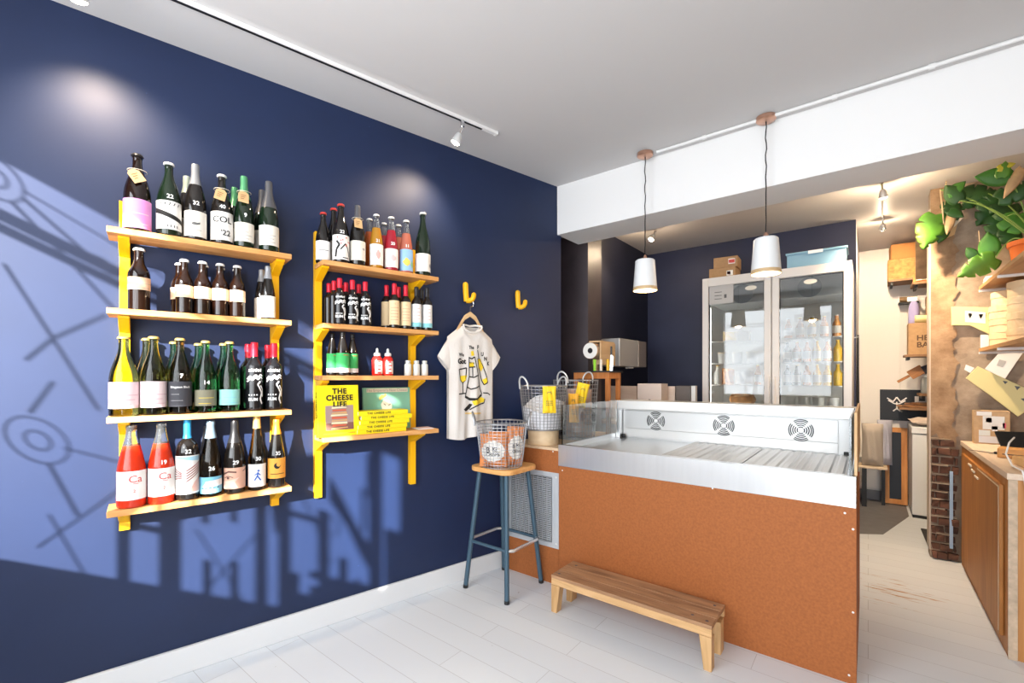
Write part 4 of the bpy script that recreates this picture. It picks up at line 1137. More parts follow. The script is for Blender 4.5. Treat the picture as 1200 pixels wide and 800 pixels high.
def shirt():
    t = thing('tee_shirt', 'off white tee shirt printed We Got The Funk hanging on the navy wall', 'shirt', wl(HU, 0.050, 0.95), WROT)
    FAB = M('off_white_jersey', (0.74, 0.71, 0.68), 0.85, bump=0.15, nscale=60)
    Hs = 0.745
    def hwid(z):                       # half width of the body
        f = z/Hs
        if f < 0.62: return 0.198+0.008*(1-f/0.62)
        if f < 0.80: return 0.198+0.012*(f-0.62)/0.18
        if f < 0.90: return 0.21
        return 0.21
    def top_z(x):                      # shoulder line
        return Hs-0.012-max(0, abs(x)-0.085)*0.62
    def neck_z(x):                     # front neckline scoop
        return Hs-0.055+ (x/0.085)**2*0.045
    def yf(x, z):                      # front surface
        f = max(0, 1-z/Hs)
        fold = 0.012*math.sin(x*38+z*2.5)*f+0.006*math.sin(x*71-z*5+1.0)*f
        edge = 1-(abs(x)/0.215)**4 if abs(x) < 0.215 else 0
        return -(0.012+0.020*max(0, edge))-fold*max(0, edge)
    def yb(x, z):
        f = max(0, 1-z/Hs)
        edge = 1-(abs(x)/0.215)**4 if abs(x) < 0.215 else 0
        return 0.010+0.012*max(0, edge)+0.006*math.sin(x*33+2)*f*edge
    mb = MB()
    nx, nz = 44, 40
    for side in (0, 1):
        n0 = len(mb.v)
        for j in range(nz+1):
            v = j/nz
            for i in range(nx+1):
                s = -1+2*i/nx
                zt_guess = None
                x = s*0.212
                zt = top_z(x)
                if abs(x) < 0.085: zt = neck_z(x) if side == 0 else Hs-0.02
                z = v*zt
                x = s*hwid(z) if z < zt else x
                x = s*(hwid(v*Hs*0.95)*(1-v)+0.212*v) if True else x
                hem = 0.008*math.sin(s*4+0.5)*(1-v)
                y = (yf if side == 0 else yb)(x*0.99, z)
                if v > 0.93:
                    k = (v-0.93)/0.07
                    y = y*(1-k)+0.0*k if abs(x) >= 0.085 else y*(1-k*0.6)
                mb.v.append((x, y, z+hem))
        for j in range(nz):
            for i in range(nx):
                a = n0+j*(nx+1)+i
                mb.f.append((a, a+1, a+nx+2, a+nx+1)); mb.m.append(0)
    # sleeves: flattened tubes
    for sg in (-1, 1):
        rings = []
        for k in range(9):
            f = k/8
            cx = sg*(0.128+0.108*f); cz = Hs-0.160-0.115*f
            d = Vector((sg*0.70, 0, -0.71)); nrm = Vector((sg*0.71, 0, 0.70))
            hl = 0.096-0.008*f
            ring = []
            for i in range(16):
                a = 2*PI*i/16
                p = Vector((cx, 0, cz))+nrm*(hl*math.cos(a))+Vector((0, 0.020*math.sin(a)+0.004*math.sin(5*f+i), 0))
                ring.append(p)
            rings.append(ring)
        n0 = len(mb.v)
        for r in rings: mb.v += [tuple(p) for p in r]
        for k in range(8):
            for i in range(16):
                i2 = (i+1) % 16
                mb.f.append((n0+k*16+i, n0+k*16+i2, n0+(k+1)*16+i2, n0+(k+1)*16+i)); mb.m.append(0)
    mb.build('shirt_fabric', FAB, t, True, angle=80)
    cl = []
    for i in range(22):
        a = PI+PI*i/21
        x = 0.088*math.cos(a); cl.append((x, yf(x, Hs-0.06)-0.001, Hs-0.012+0.046*math.sin(a)))
    MB().tube(cl+[(0.05, 0.006, Hs-0.006), (0, 0.010, Hs-0.012), (-0.05, 0.006, Hs-0.006)], 0.007, 8, True).build('collar', FAB, t, True)
    # print
    def fn(x, y): return (x, yf(x, y)-0.0035, y)
    P = lambda x, y: (x, y)
    zc = 0.43
    t.scale = (0.83, 1.0, 1.0)
    def q(px, py):                      # small drawing frame: 500x800 sketch units to shirt metres
        return ((px-240)/500*0.40+0.005, 0.615-(py-100)/800*0.54)
    for pg in ([(205, 175), (235, 170), (245, 215), (210, 220)], [(190, 285), (235, 280), (240, 320), (190, 325)], [(290, 250), (325, 245), (360, 330), (335, 370), (300, 330)],
               [(350, 450), (400, 430), (415, 470), (375, 495)], [(85, 415), (165, 405), (150, 455), (115, 475), (88, 450)], [(220, 660), (340, 620), (375, 640), (365, 670), (240, 700)]):
        Yl = MB(); add_poly(Yl, [q(*p) for p in pg], fn); Yl.build('shirt_print', YINK, t)
    B2 = MB(); stroke(B2, [q(140, 772), q(330, 780)], 0.010, fn)
    B2.build('shirt_print', M('pale_orange_ink', (0.85, 0.62, 0.25), 0.7), t)
    lw = 0.0078
    for part in ([[(180, 235), (215, 248), (250, 228)], [(185, 230), (188, 420)], [(250, 228), (290, 405)], [(185, 285), (245, 290)], [(183, 330), (255, 325)], [(225, 330), (228, 420)], [(188, 420), (240, 428), (290, 405)],
                  [(188, 420), (165, 520)], [(290, 405), (310, 510)], [(165, 520), (210, 542), (260, 530), (310, 510)], [(165, 520), (148, 605)], [(310, 510), (345, 590)]],
                 [[(70, 350), (115, 345), (158, 335)], [(70, 350), (85, 450), (118, 480), (150, 450), (158, 335)], [(118, 480), (120, 580)], [(65, 585), (150, 580)]],
                 [[(285, 160), (300, 240), (350, 300), (400, 420), (415, 480), (370, 500), (345, 460), (300, 330), (285, 240)], [(360, 580), (420, 585), (445, 605)]],
                 [[(200, 740), (260, 705), (370, 680), (380, 640)]]):
        B = MB()
        for pts in part: stroke(B, [q(*p) for p in pts], lw, fn)
        B.build('shirt_drawing', INK, t)
    B = MB(); add_poly(B, [q(145, 600), q(200, 625), q(270, 630), q(345, 585), q(345, 610), q(275, 655), q(195, 650), q(140, 622)], fn); B.build('shirt_drawing', INK, t)
    B = MB(); add_poly(B, [q(125, 735), q(200, 680), q(225, 690), q(200, 730), q(150, 755)], fn)
    B.build('shirt_drawing', INK, t); B = MB()
    for s, x, y, sz, b in (('We', 100, 212, 0.032, 0.0010), ('Got', 104, 275, 0.046, 0.0024), ('The', 212, 138, 0.030, 0.0010), ('F', 290, 135, 0.036, 0.0014), ('U', 348, 200, 0.036, 0.0014), ('N', 385, 245, 0.036, 0.0014), ('K', 418, 292, 0.036, 0.0014), ('Y', 415, 330, 0.024, 0.0008)):
        cx, cy = q(x, y)
        if s == 'Y': continue
        B = MB(); add_txt(B, s, sz, lambda a, b_, cx=cx, cy=cy: fn(cx+a, cy+b_), bold=b)
        B.build('shirt_lettering', INK, t)
shirt()

# ================================================================== COUNTER
CXL, CXR, CY = -1.568, -0.040, 2.48
CBK = 3.44
def counter():
    t = thing('serving_counter', 'long orange brown fibreboard serving counter below the steel chiller', 'counter', (0, 0, 0))
    xw = lambda y: (WD+0.022*0-y*WN.y)/WN.x      # navy wall at depth y
    MB().box(CXL+0.0, CXR, CY, CY+0.02, 0.0, 0.775).build('front_panel', MDF, t, bevel=0.001)
    MB().box(xw(CY)+0.012, CXL-0.001, CY, CY+0.02, 0.0, 0.868).build('front_panel', MDF, t, bevel=0.001)
    MB().box(CXR-0.018, CXR, CY+0.0205, CBK, 0.0, 0.775).build('side_panel', MDF, t)
    MB().box(-1.86, CXR-0.02, CBK-0.02, CBK, 0.0, 0.86).build('back_panel', MDF, t)
    MB().box(CXL-0.018, CXL-0.001, CY+0.0205, CBK-0.021, 0.0, 0.868).build('divider', MDF, t)
    MB().prism([(xw(CY-0.005)+0.012, CY-0.005, 0), (CXL-0.001, CY-0.005, 0), (CXL-0.001, CBK, 0), (xw(CBK)+0.012, CBK, 0)], (0, 0, 0.018)).build('worktop', wood('counter_top_wood', (0.60, 0.42, 0.26), (0.72, 0.54, 0.36), 'Y', 5), t, loc=(0, 0, 0.869), bevel=0.001)
    # perforated vent plate behind the stool
    gx0, gx1 = gx(596, CY), gx(655, CY)
    z0, z1 = 0.235, 0.725
    g = MB(); y = CY-0.003
    MB_ = g
    px0, px1, nz_ = gx0+0.03, gx1-0.055, 34
    # plate with slots: frame strips, mullions and slot bars leave real holes
    g.box(gx0, gx1, y, CY-0.0005, z0, z0+0.035); g.box(gx0, gx1, y, CY-0.0005, z1-0.035, z1)
    g.box(gx0, px0, y, CY-0.0005, z0+0.035, z1-0.035); g.box(px1, gx1, y, CY-0.0005, z0+0.035, z1-0.035)
    ncol = 9; zz0, zz1 = z0+0.035, z1-0.035
    for i in range(ncol+1):
        xa = px0+(px1-px0)*i/ncol
        g.box(xa-0.003, xa+0.003, y, CY-0.0005, zz0, zz1)
    for j in range(nz_+1):
        za = zz0+(zz1-zz0)*j/nz_
        g.box(px0, px1, y, CY-0.0005, za-0.0032, za+0.0032)
    vo = g.build('vent_plate', GALV, t)
    MB().box(px0, px1, CY-0.0009, CY-0.0004, zz0, zz1).build('vent_shade_sheet', DARK, vo)  # dark sheet stands in for the shade behind the slots
    for x, z in ((gx1-0.02, z0+0.03), (gx1-0.02, z1-0.03)):
        MB().lathe([(0.007, 0), (0.006, -0.002), (0.002, -0.003)], 10, (x, y, z), axis='Y').build('screw', STEELW, vo, True)
    for px, py in ((648, 529), (659, 551), (990, 601), (1000, 620), (835, 572), (1002, 718), (995, 791)):
        x = gx(px, CY)
        MB().lathe([(0.005, 0), (0.004, -0.0015), (0.001, -0.002)], 8, (min(x, CXR-0.012), CY, gz(px, py, CY)), axis='Y').build('screw', STEELW, t, True)
    return t
counter()

def chiller():
    t = thing('deli_chiller', 'open stainless steel deli chiller set into the counter', 'chiller', (0, 0, 0))
    YF, YB = CY-0.006, 3.36
    zs0, zs1, zd = 0.776, 0.911, 0.872
    XL, XR = CXL, CXR-0.002
    MB().box(XL, XR, YF, YF+0.004, zs0, zs1).build('front_strip', M('front_steel', (0.80, 0.82, 0.84), 0.28, 0.9, noise=0.02, nscale=12, stretch=(4, 1, 0.3)), t)
    lip = MB(); lip.box(XL, XR, YF+0.004, YF+0.045, zs1-0.004, zs1); lip.box(XL+0.03, XR-0.03, YF+0.041, YF+0.045, zd, zs1-0.004)
    lip.build('front_lip', STEEL, t)
    # deck: plain plate at the left, two ribbed trays
    MB().box(XL+0.005, XR-0.005, YF+0.046, YB, zd-0.01, zd).build('deck', STEEL, t)
    xs = [gx(768, 2.62), gx(862, 2.55), XR-0.035]
    for a, b in zip(xs, xs[1:]):
        mb = MB(); n = max(6, int((b-a-0.02)/0.052))
        mb.box(a+0.004, b-0.004, YF+0.055, YB-0.03, zd+0.001, zd+0.006)
        wv = (b-a-0.008)/n
        for i in range(n):
            x = a+0.004+wv*i
            mb.prism([(x+wv*0.12, YF+0.058, zd+0.006), (x+wv*0.28, YF+0.058, zd+0.013), (x+wv*0.72, YF+0.058, zd+0.013), (x+wv*0.88, YF+0.058, zd+0.006)], (0, YB-0.035-YF-0.058, 0))
        mb.build('ribbed_tray', M('tray_steel', (0.50, 0.47, 0.44), 0.38, 1.0), t)
    # rear fan panel
    rp = MB(); rp.box(XL+0.03, XR-0.03, YB, YB+0.015, zd-0.005, 1.10)
    rp.box(XL+0.05, XR-0.10, YB-0.010, YB, zd+0.012, zd+0.075)
    rp.box(XL+0.05, XR-0.10, YB-0.012, YB-0.0005, zd+0.078, 1.085)
    rpo = rp.build('rear_panel', M('white_steel_panel', (0.80, 0.81, 0.81), 0.32, 0.35), t, bevel=0.001)
    for px, py in ((768.5, 493), (848, 498.5), (938.5, 504)):
        x, z = gx(px, YB-0.012), gz(px, py, YB-0.012)
        f = MB()
        for r in (0.020, 0.032, 0.044, 0.056, 0.066):
            for k in range(4):
                a0 = PI/4+k*PI/2+0.16; a1 = a0+PI/2-0.32
                f.tube([(x+r*math.cos(a0+(a1-a0)*i/8), YB-0.0125, z+r*math.sin(a0+(a1-a0)*i/8)) for i in range(9)], 0.0034, 5)
        fo = f.build('fan_grille', M('grille_dark', (0.04, 0.045, 0.05), 0.5), t, True)  # dark rings of the fan grille
        MB().lathe([(0.013, 0), (0.012, -0.004), (0.003, -0.005)], 14, (x, YB-0.012, z), axis='Y').build('fan_hub', STEELW, fo, True)
    MB().box(XL+0.02, XR-0.01, YB-0.07, CBK+0.04, 1.100, 1.165).build('rear_ledge', M('ledge_steel', (0.82, 0.83, 0.83), 0.36, 0.7), t, bevel=0.002)
    MB().box(XL+0.02, XR-0.01, YB+0.02, CBK-0.025, 0.80, 1.098).build('rear_housing', STEELW, t)
    # side walls and side glass
    for x0, x1 in ((XL+0.004, XL+0.010), (XR-0.014, XR-0.008)):
        MB().box(x0, x1, YF+0.05, YB, 0.80, zs1).build('side_wall', STEEL, t)
    for x in (XL+0.018, XR-0.024):
        MB().box(x, x+0.008, YF+0.012, YB-0.072, zs1+0.001, 1.166).build('side_glass', M('side_glass', (0.965, 1.0, 0.985), 0.0, trans=1.0, ior=1.45), t)
    MB().box(XR-0.006, XR+0.004, YF+0.03, CBK, zs1+0.001, 1.19).build('end_panel', wood('end_panel_wood', (0.60, 0.36, 0.16), (0.72, 0.48, 0.25), 'Z', 5), t)
    for x0, x1 in ((XL+0.012, XL+0.045), (XR-0.030, XR-0.016)):
        MB().box(x0, x1, YB-0.066, YB-0.001, zd+0.0005, 1.0995).build('corner_post', STEEL, t, bevel=0.001)
    for x in (XL+0.06, XR-0.06):
        MB().box(x-0.012, x+0.012, YB-0.04, YB-0.018, zd+0.0005, zd+0.03).build('corner_foot', DARK, t, bevel=0.003)
chiller()

# ================================================================== STOOL, BENCH
def stool():
    cx, cy = -1.853, 2.268
    t = thing('bar_stool', 'tall bar stool with honey wood seat and blue grey metal legs', 'stool', (cx, cy, 0))
    zt = 0.780
    a, r = 0.167, 0.07
    pts = []
    for qx, qy, st in ((1, 1, 0), (-1, 1, 90), (-1, -1, 180), (1, -1, 270)):
        for i in range(7):
            an = math.radians(st+i*15); pts.append((qx*(a-r)+r*math.cos(an), qy*(a-r)+r*math.sin(an), zt-0.030))
    MB().prism(pts, (0, 0, 0.030)).build('seat', BAMBOO, t, bevel=0.006)
    feet = [(-0.172, -0.178), (0.170, -0.180), (0.170, 0.178), (-0.150, 0.185)]
    tops = [(-0.11, -0.11), (0.11, -0.11), (0.11, 0.11), (-0.11, 0.11)]
    def at(i, z):
        f = (zt-0.031-z)/(zt-0.031); return Vector((tops[i][0]+(feet[i][0]-tops[i][0])*f, tops[i][1]+(feet[i][1]-tops[i][1])*f, z))
    for i in range(4):
        l = MB().tube([at(i, 0.0), at(i, zt-0.0305)], 0.0152, 14).build('leg', BLUEMETAL, t, True)
        MB().tube([at(i, 0.0005), at(i, 0.020)], 0.0162, 14).build('foot_cap', DARK, l, True)
    zr = 0.30
    SILV = M('worn_silver_rail', (0.72, 0.72, 0.72), 0.3, 0.8)
    def rail(i, j, mat, bow):
        p, q = at(i, zr), at(j, zr); d = (p+q)/2; out = Vector((d.x, d.y, 0)).normalized()*bow
        MB().tube([p, p+out+(q-p)*0.10, p+out+(q-p)*0.25, p+out+(q-p)*0.75, p+out+(q-p)*0.90, q], 0.010, 10).build('foot_rail', mat, t, True)
    rail(0, 1, BLUEMETAL, 0.004); rail(2, 3, BLUEMETAL, 0.004); rail(1, 2, SILV, 0.03); rail(3, 0, SILV, 0.03)
stool()

def bench():
    x0, x1, y0, y1, zt = -1.432, -0.560, 2.182, 2.430, 0.212
    t = thing('low_bench', 'low worn wooden bench standing before the orange counter', 'bench', ((x0+x1)/2, (y0+y1)/2, 0))
    hx, hy = (x1-x0)/2, (y1-y0)/2
    s = MB()
    w = (2*hy)/3
    for k in range(3):
        s.box(-hx, hx, -hy+k*w+0.0006, -hy+(k+1)*w-0.0006, zt-0.018, zt)
    s.build('seat', BENCHTOP, t, bevel=0.0015)
    ap = MB(); ap.box(-hx+0.001, hx-0.001, -hy+0.001, -hy+0.022, zt-0.055, zt-0.0185); ap.box(-hx+0.001, hx-0.001, hy-0.022, hy-0.001, zt-0.055, zt-0.0185)
    ap.build('apron', BENCHSIDE, t, bevel=0.001)
    BL = wood('bench_leg_wood', (0.50, 0.29, 0.12), (0.68, 0.43, 0.21), 'Z', 7)
    for sx in (-1, 1):
        for sy in (-1, 1):
            m = MB()
            xa, xb = sx*(hx-0.001), sx*(hx-0.056)
            ya, yb = sy*(hy-0.0225), sy*(hy-0.085)
            if sy < 0:
                ya = sy*(hy+0.0005); 
                yb = sy*(hy-0.050)
            top = [(xa, ya, zt-0.056), (xb, ya, zt-0.056), (xb, yb, zt-0.056), (xa, yb, zt-0.056)]
            xb2 = sx*(hx-0.036)
            bot = [(xa, ya, 0), (xb2, ya, 0), (xb2, yb, 0), (xa, yb, 0)]
            n = len(m.v); m.v += top+bot
            for f in ((0, 1, 2, 3), (4, 7, 6, 5), (0, 4, 5, 1), (1, 5, 6, 2), (2, 6, 7, 3), (3, 7, 4, 0)):
                m.f.append(f); m.m.append(0)
            m.build('leg', BL, t, bevel=0.002)
    for x, y in ((-hx+0.03, -hy+0.04), (-hx+0.05, hy-0.05), (hx-0.03, -hy+0.035), (hx-0.04, hy-0.04), (hx-0.10, -hy+0.05)):
        MB().lathe([(0.008, zt), (0.007, zt+0.0008)], 10, (x, y, 0)).build('nail_head', M('rusty_nail', (0.12, 0.11, 0.13), 0.5, 0.5), t)
bench()

# ================================================================== BASKETS AND THEIR CONTENTS
def basket(loc, label, rb, rt, H, nh, rz=0, handles='up', group='wire baskets'):
    t = thing('wire_basket', label, 'basket', loc, rz, group)
    mb = MB(); N = 36; K = 15; wr = 0.0018
    def rad(z): return rb+(rt-rb)*(z/H)**0.85
    for i in range(N):
        a = 2*PI*i/N
        mb.tube([(rad(z)*math.cos(a), rad(z)*math.sin(a), z) for z in [0.004+(H-0.004)*k/6 for k in range(7)]], wr, 4)
    for k in range(K):
        z = 0.004+(H-0.008)*k/(K-1)
        mb.tube([(rad(z)*math.cos(2*PI*i/N), rad(z)*math.sin(2*PI*i/N), z) for i in range(N)], wr, 4, True)
    for r in (0.3, 0.6): mb.tube([(rb*r*math.cos(2*PI*i/20), rb*r*math.sin(2*PI*i/20), 0.003) for i in range(20)], wr, 4, True)
    for i in range(0, N, 2):
        a = 2*PI*i/N; mb.tube([(0, 0, 0.003), (rb*math.cos(a), rb*math.sin(a), 0.004)], wr, 4)
    mb.build('wire_mesh', WIRE, t)
    MB().tube([(rt*math.cos(2*PI*i/N), rt*math.sin(2*PI*i/N), H) for i in range(N)], 0.0032, 6, True).build('rim', WIRE, t, True)
    MB().tube([(rb*math.cos(2*PI*i/N), rb*math.sin(2*PI*i/N), 0.0032) for i in range(N)], 0.003, 6, True).build('base_ring', WIRE, t, True)
    for sg in (-1, 1):
        pts = []
        hw_ = 0.045
        for i in range(13):
            a = PI*i/12
            y = hw_*math.cos(a); z = H-0.02+0.062*math.sin(a)*1.0+ (0.02 if 0 < i < 12 else 0)
            x = sg*(rt+0.006+ 0.018*math.sin(a))
            pts.append((x, y, z))
        MB().tube(pts, 0.006, 8).build('handle', M('pale_handle', (0.62, 0.64, 0.65), 0.4, 0.3) if handles == 'pale' else WIRE, t, True)
    return t
SZ = 0.7805
basket((-1.842, 2.232, SZ), 'wire basket of crisp bags standing on the stool seat', 0.128, 0.163, 0.280, 2, math.radians(39))
ORANGEBAG = M('orange_crisp_foil', (0.66, 0.235, 0.075), 0.45, spec=0.6, noise=0.25, nscale=25)
def pouch(name, label, cat, loc, rot, w, h, d, mat, draw=None, group=None, wav=0.006):
    t = thing(name, label, cat, loc, 0, group, rot)
    mb = MB(); nx, nz = 14, 18
    n0 = 0
    for side in (-1, 1):
        n0 = len(mb.v)
        for j in range(nz+1):
            v = j/nz
            for i in range(nx+1):
                s = -1+2*i/nx
                e = (1-abs(s)**2.5)*min(1, 7*v, 7*(1-v))
                y = side*(0.0012+d/2*e)+wav*math.sin(9*s+5*v)*e
                mb.v.append((s*w/2*(1-0.04*math.sin(PI*v)), y, v*h))
        for j in range(nz):
            for i in range(nx):
                a = n0+j*(nx+1)+i; mb.f.append((a, a+1, a+nx+2, a+nx+1)); mb.m.append(0)
    k = (nx+1)*(nz+1)
    per = [i for i in range(nx+1)]+[j*(nx+1)+nx for j in range(1, nz+1)]+[nz*(nx+1)+i for i in range(nx-1, -1, -1)]+[j*(nx+1) for j in range(nz-1, 0, -1)]
    for a, b in zip(per, per[1:]+per[:1]):
        mb.f.append((a, b, b+k, a+k)); mb.m.append(0)
    o = mb.build('bag_body', mat, t, True, angle=60)
    if draw:
        def fn(x, y):
            s = x/(w/2); v = y/h
            e = max(0, (1-min(1, abs(s))**2.5))*max(0, min(1, 7*v, 7*(1-v)))
            return (x, -(0.0012+d/2*e)+wav*math.sin(9*s+5*v)*e-0.0022, y)
        draw(o, fn, w, h)
    return t
def crisps(o, fn, w, h):
    WH = M('bag_white', (0.82, 0.80, 0.76), 0.5)
    mb = MB(); rr = random.Random(1)
    cen = (0, h*0.47)
    ringp = [(cen[0]+w*0.42*math.cos(2*PI*i/26)*(1+0.06*math.sin(i*2.7)), cen[1]+h*0.31*math.sin(2*PI*i/26)*(1+0.06*math.cos(i*3.1))) for i in range(26)]
    for i in range(26):
        p, q = ringp[i], ringp[(i+1) % 26]
        for a, b in ((0, .35), (.35, .7), (.7, 1)):
            lp = lambda f, r: (cen[0]+(r[0]-cen[0])*f, cen[1]+(r[1]-cen[1])*f)
            pts = [lp(a, p), lp(b, p), lp(b, q), lp(a, q)]
            if a == 0: pts = pts[1:] if False else [cen, lp(b, p), lp(b, q)]
            add_poly(mb, pts, fn)
    mb.build('bag_badge', WH, o)
    mb = MB()
    def fn2(x, y):
        p = fn(x, y); return (p[0], p[1]-0.0012, p[2])
    add_txt(mb, 'B', w*0.26, lambda x, y: fn2(x-w*0.18, y+h*0.50), bold=0.001)
    add_txt(mb, 'IG', w*0.19, lambda x, y: fn2(x+w*0.06, y+h*0.53), bold=0.0008)
    add_txt(mb, 'CRISPS', w*0.165, lambda x, y: fn2(x, y+h*0.37), bold=0.0006)
    stroke(mb, [(-w*0.02, h*0.46), (w*0.16, h*0.46)], 0.003, fn2)
    mb.build('bag_lettering', INK, o)
bz = SZ+0.007
pouch('crisp_bag', 'orange crisp bag with a round white badge facing out of the basket', 'crisp bag', (-1.838, 2.145, bz), (math.radians(-6), 0, 0.56), 0.175, 0.205, 0.055, ORANGEBAG, crisps, 'orange crisp bags')
pouch('crisp_bag', 'orange crisp bag standing on edge, topmost at the right of the basket', 'crisp bag', (-1.768, 2.262, bz), (0, math.radians(4), 1.15), 0.125, 0.245, 0.045, ORANGEBAG, crisps, 'orange crisp bags')
pouch('crisp_bag', 'orange crisp bag mostly hidden at the back of the basket', 'crisp bag', (-1.878, 2.275, bz), (0, 0, 0.5), 0.175, 0.205, 0.06, ORANGEBAG, None, 'orange crisp bags')

def round_box(loc, r, h, label, cat='cheese box', rz=0.0, lidh=0.4, group=None):
    t = thing('round_wooden_box', label, cat, loc, rz, group)
    MB().lathe([(r*0.98, 0), (r*0.98, h*(1-lidh))], 40).build('box_body', CHEESEW, t, True)
    MB().lathe([(r, h*(1-lidh)+0.0002), (r, h-0.001), (r*0.99, h), (r*0.97, h), (r*0.965, h-0.003), (r*0.5, h-0.003)], 40).build('lid', CHEESEW, t, True)
    return t
CT = 0.8875
round_box((-1.770, 2.600, CT), 0.108, 0.098, 'round pale wooden cheese box on the counter carrying a basket')
basket((-1.772, 2.602, CT+0.0985), 'wire basket lined with a white cloth, raised on the round wooden box', 0.130, 0.165, 0.300, 2, math.radians(75), 'pale')
# white cloth inside that basket
t = thing('white_cloth', 'crumpled white cloth lining the basket on the round wooden box', 'cloth', (-1.772, 2.602, CT+0.0985))
mb = MB(); N = 44; rows = 12
for j in range(rows+1):
    z = 0.012+0.19*j/rows
    for i in range(N):
        a = 2*PI*i/N
        r = (0.130+0.035*(z/0.30)**0.85)-0.006-0.003*abs(math.sin(3*a+5*z))
        zt = z*(0.86+0.22*math.sin(a*1.0-0.3)+0.08*math.sin(3*a+1))
        rr_ = (0.130+0.035*(max(zt, 0.001)/0.30)**0.85)-0.007-0.003*abs(math.sin(3*a+5*z))
        mb.v.append((rr_*math.cos(a), rr_*math.sin(a), max(zt, 0.008)))
for j in range(rows):
    for i in range(N):
        i2 = (i+1) % N; mb.f.append((j*N+i, j*N+i2, (j+1)*N+i2, (j+1)*N+i)); mb.m.append(0)
top0 = rows*N
mb.v.append((0, 0, 0.15)); c = len(mb.v)-1
for i in range(N): mb.f.append((top0+i, top0+(i+1) % N, c)); mb.m.append(0)
mb.v.append((0, 0, 0.008)); c = len(mb.v)-1
for i in range(N): mb.f.append((i, (i+1) % N, c)); mb.m.append(0)
mb.build('cloth_folds', M('white_cotton', (0.80, 0.80, 0.84), 0.85, bump=0.4, nscale=30), t, True)
basket((-1.738, 2.985, CT), 'tall wire basket at the back of the counter, behind the cloth lined one', 0.135, 0.168, 0.435, 2, math.radians(88), 'pale')
t = pouch('kraft_bag', 'brown paper wrapped parcel inside the tall back basket', 'parcel', (-1.70, 2.96, CT+0.01), (0, 0, 0.3), 0.20, 0.36, 0.11, M('parcel_paper', (0.55, 0.36, 0.28), 0.8, bump=0.5, nscale=14))
YBAG = M('yellow_pouch', (0.90, 0.62, 0.02), 0.45)
def pouchprint(o, fn, w, h):
    mb = MB()
    rr = random.Random(4)
    stroke(mb, [(-w*0.15, h*0.72), (-w*0.08, h*0.80), (0.0, h*0.77), (w*0.12, h*0.80), (w*0.15, h*0.70)], 0.004, fn)
    mb.build('pouch_emblem', M('grey_pouch_ink', (0.22, 0.20, 0.10), 0.7), o); mb = MB()
    for k in range(3):
        for i in range(4):
            stroke(mb, [(-w*0.24+i*w*0.13, h*(0.44-0.07*k)), (-w*0.16+i*w*0.13, h*(0.45-0.07*k))], 0.006, fn)
    mb.build('pouch_print', M('grey_pouch_ink', (0.22, 0.20, 0.10), 0.7), o)
d = ray(649); 
pouch('yellow_pouch', 'upright yellow printed pouch hooked on the front basket rim', 'pouch', (-1.628, 2.459, 1.112), (0, 0, 0.62), 0.088, 0.175, 0.030, YBAG, pouchprint, 'yellow pouches')
pouch('yellow_pouch', 'yellow pouch with folded top leaning at the front of the tall back basket', 'pouch', (-1.60, 2.785, CT+0.245), (math.radians(6), math.radians(12), 0.7), 0.085, 0.175, 0.03, YBAG, pouchprint, 'yellow pouches')
pouch('yellow_pouch', 'amber yellow pouch behind the folded one, by the chiller glass', 'pouch', (-1.598, 2.715, CT+0.145), (0, 0, 0.5), 0.070, 0.20, 0.03, M('amber_pouch', (0.80, 0.40, 0.03), 0.45), pouchprint, 'yellow pouches')

# ================================================================== BEHIND THE COUNTER
def stand():
    t = thing('wooden_stand', 'small orange wooden stand with dark top on the counter by the baskets', 'stand', (0, 0, 0))
    x0, x1, y0, y1 = -1.895, -1.582, 3.225, 3.440
    zt = 1.395; z0 = CT
    MB().box(x0-0.012, x1+0.012, y0-0.015, y1+0.015, zt-0.012, zt).build('top', M('dark_slate_top', (0.03, 0.03, 0.032), 0.4), t, bevel=0.002)
    fr_ = MB()
    for a, b, c_, d_ in ((x0, x1, y0, y0+0.02), (x0, x1, y1-0.02, y1), (x0, x0+0.02, y0+0.02, y1-0.02), (x1-0.02, x1, y0+0.02, y1-0.02)): fr_.box(a, b, c_, d_, zt-0.062, zt-0.0125)
    fr_.build('apron', ORANGEW, t)
    for x in (x0, x1-0.032):
        for y in (y0, y1-0.032):
            MB().box(x, x+0.032, y, y+0.032, z0, zt-0.063).build('leg', ORANGEW, t, bevel=0.001)
stand()
# paper roll dispenser on the stand
t = thing('paper_roll', 'kraft wrapping paper roll with white core resting in a wooden holder on the stand', 'paper roll', (-1.775, 3.30, 1.395))
ry = 0.165
MB().lathe([(0.022, 0.0), (0.066, 0.0), (0.066, 0.30), (0.022, 0.30)], 32, (0, -0.02, ry), axis='Y', cap=False).build('roll', M('roll_paper', (0.62, 0.44, 0.30), 0.8), t, True)
MB().lathe([(0.023, -0.022), (0.064, -0.022), (0.064, -0.0205), (0.023, -0.0205)], 32, (0, 0, ry), axis='Y', cap=False).build('roll_end', PAPERW, t, True)
MB().lathe([(0.0215, -0.021), (0.0215, 0.27)], 16, (0, 0, ry), axis='Y').build('core', DARK, t, True)
hb = MB(); hb.box(-0.02, 0.08, 0.0, 0.26, ry+0.068, ry+0.080); hb.box(0.075, 0.0872, 0.0, 0.26, 0.05, ry+0.068); hb.box(-0.04, 0.075, 0.1, 0.12, ry-0.11, ry-0.068); hb.box(-0.03, 0.0, 0.095, 0.125, 0, ry-0.11)
hb.build('holder', wood('holder_wood', (0.55, 0.36, 0.20), (0.66, 0.46, 0.27), 'Y', 6), t)
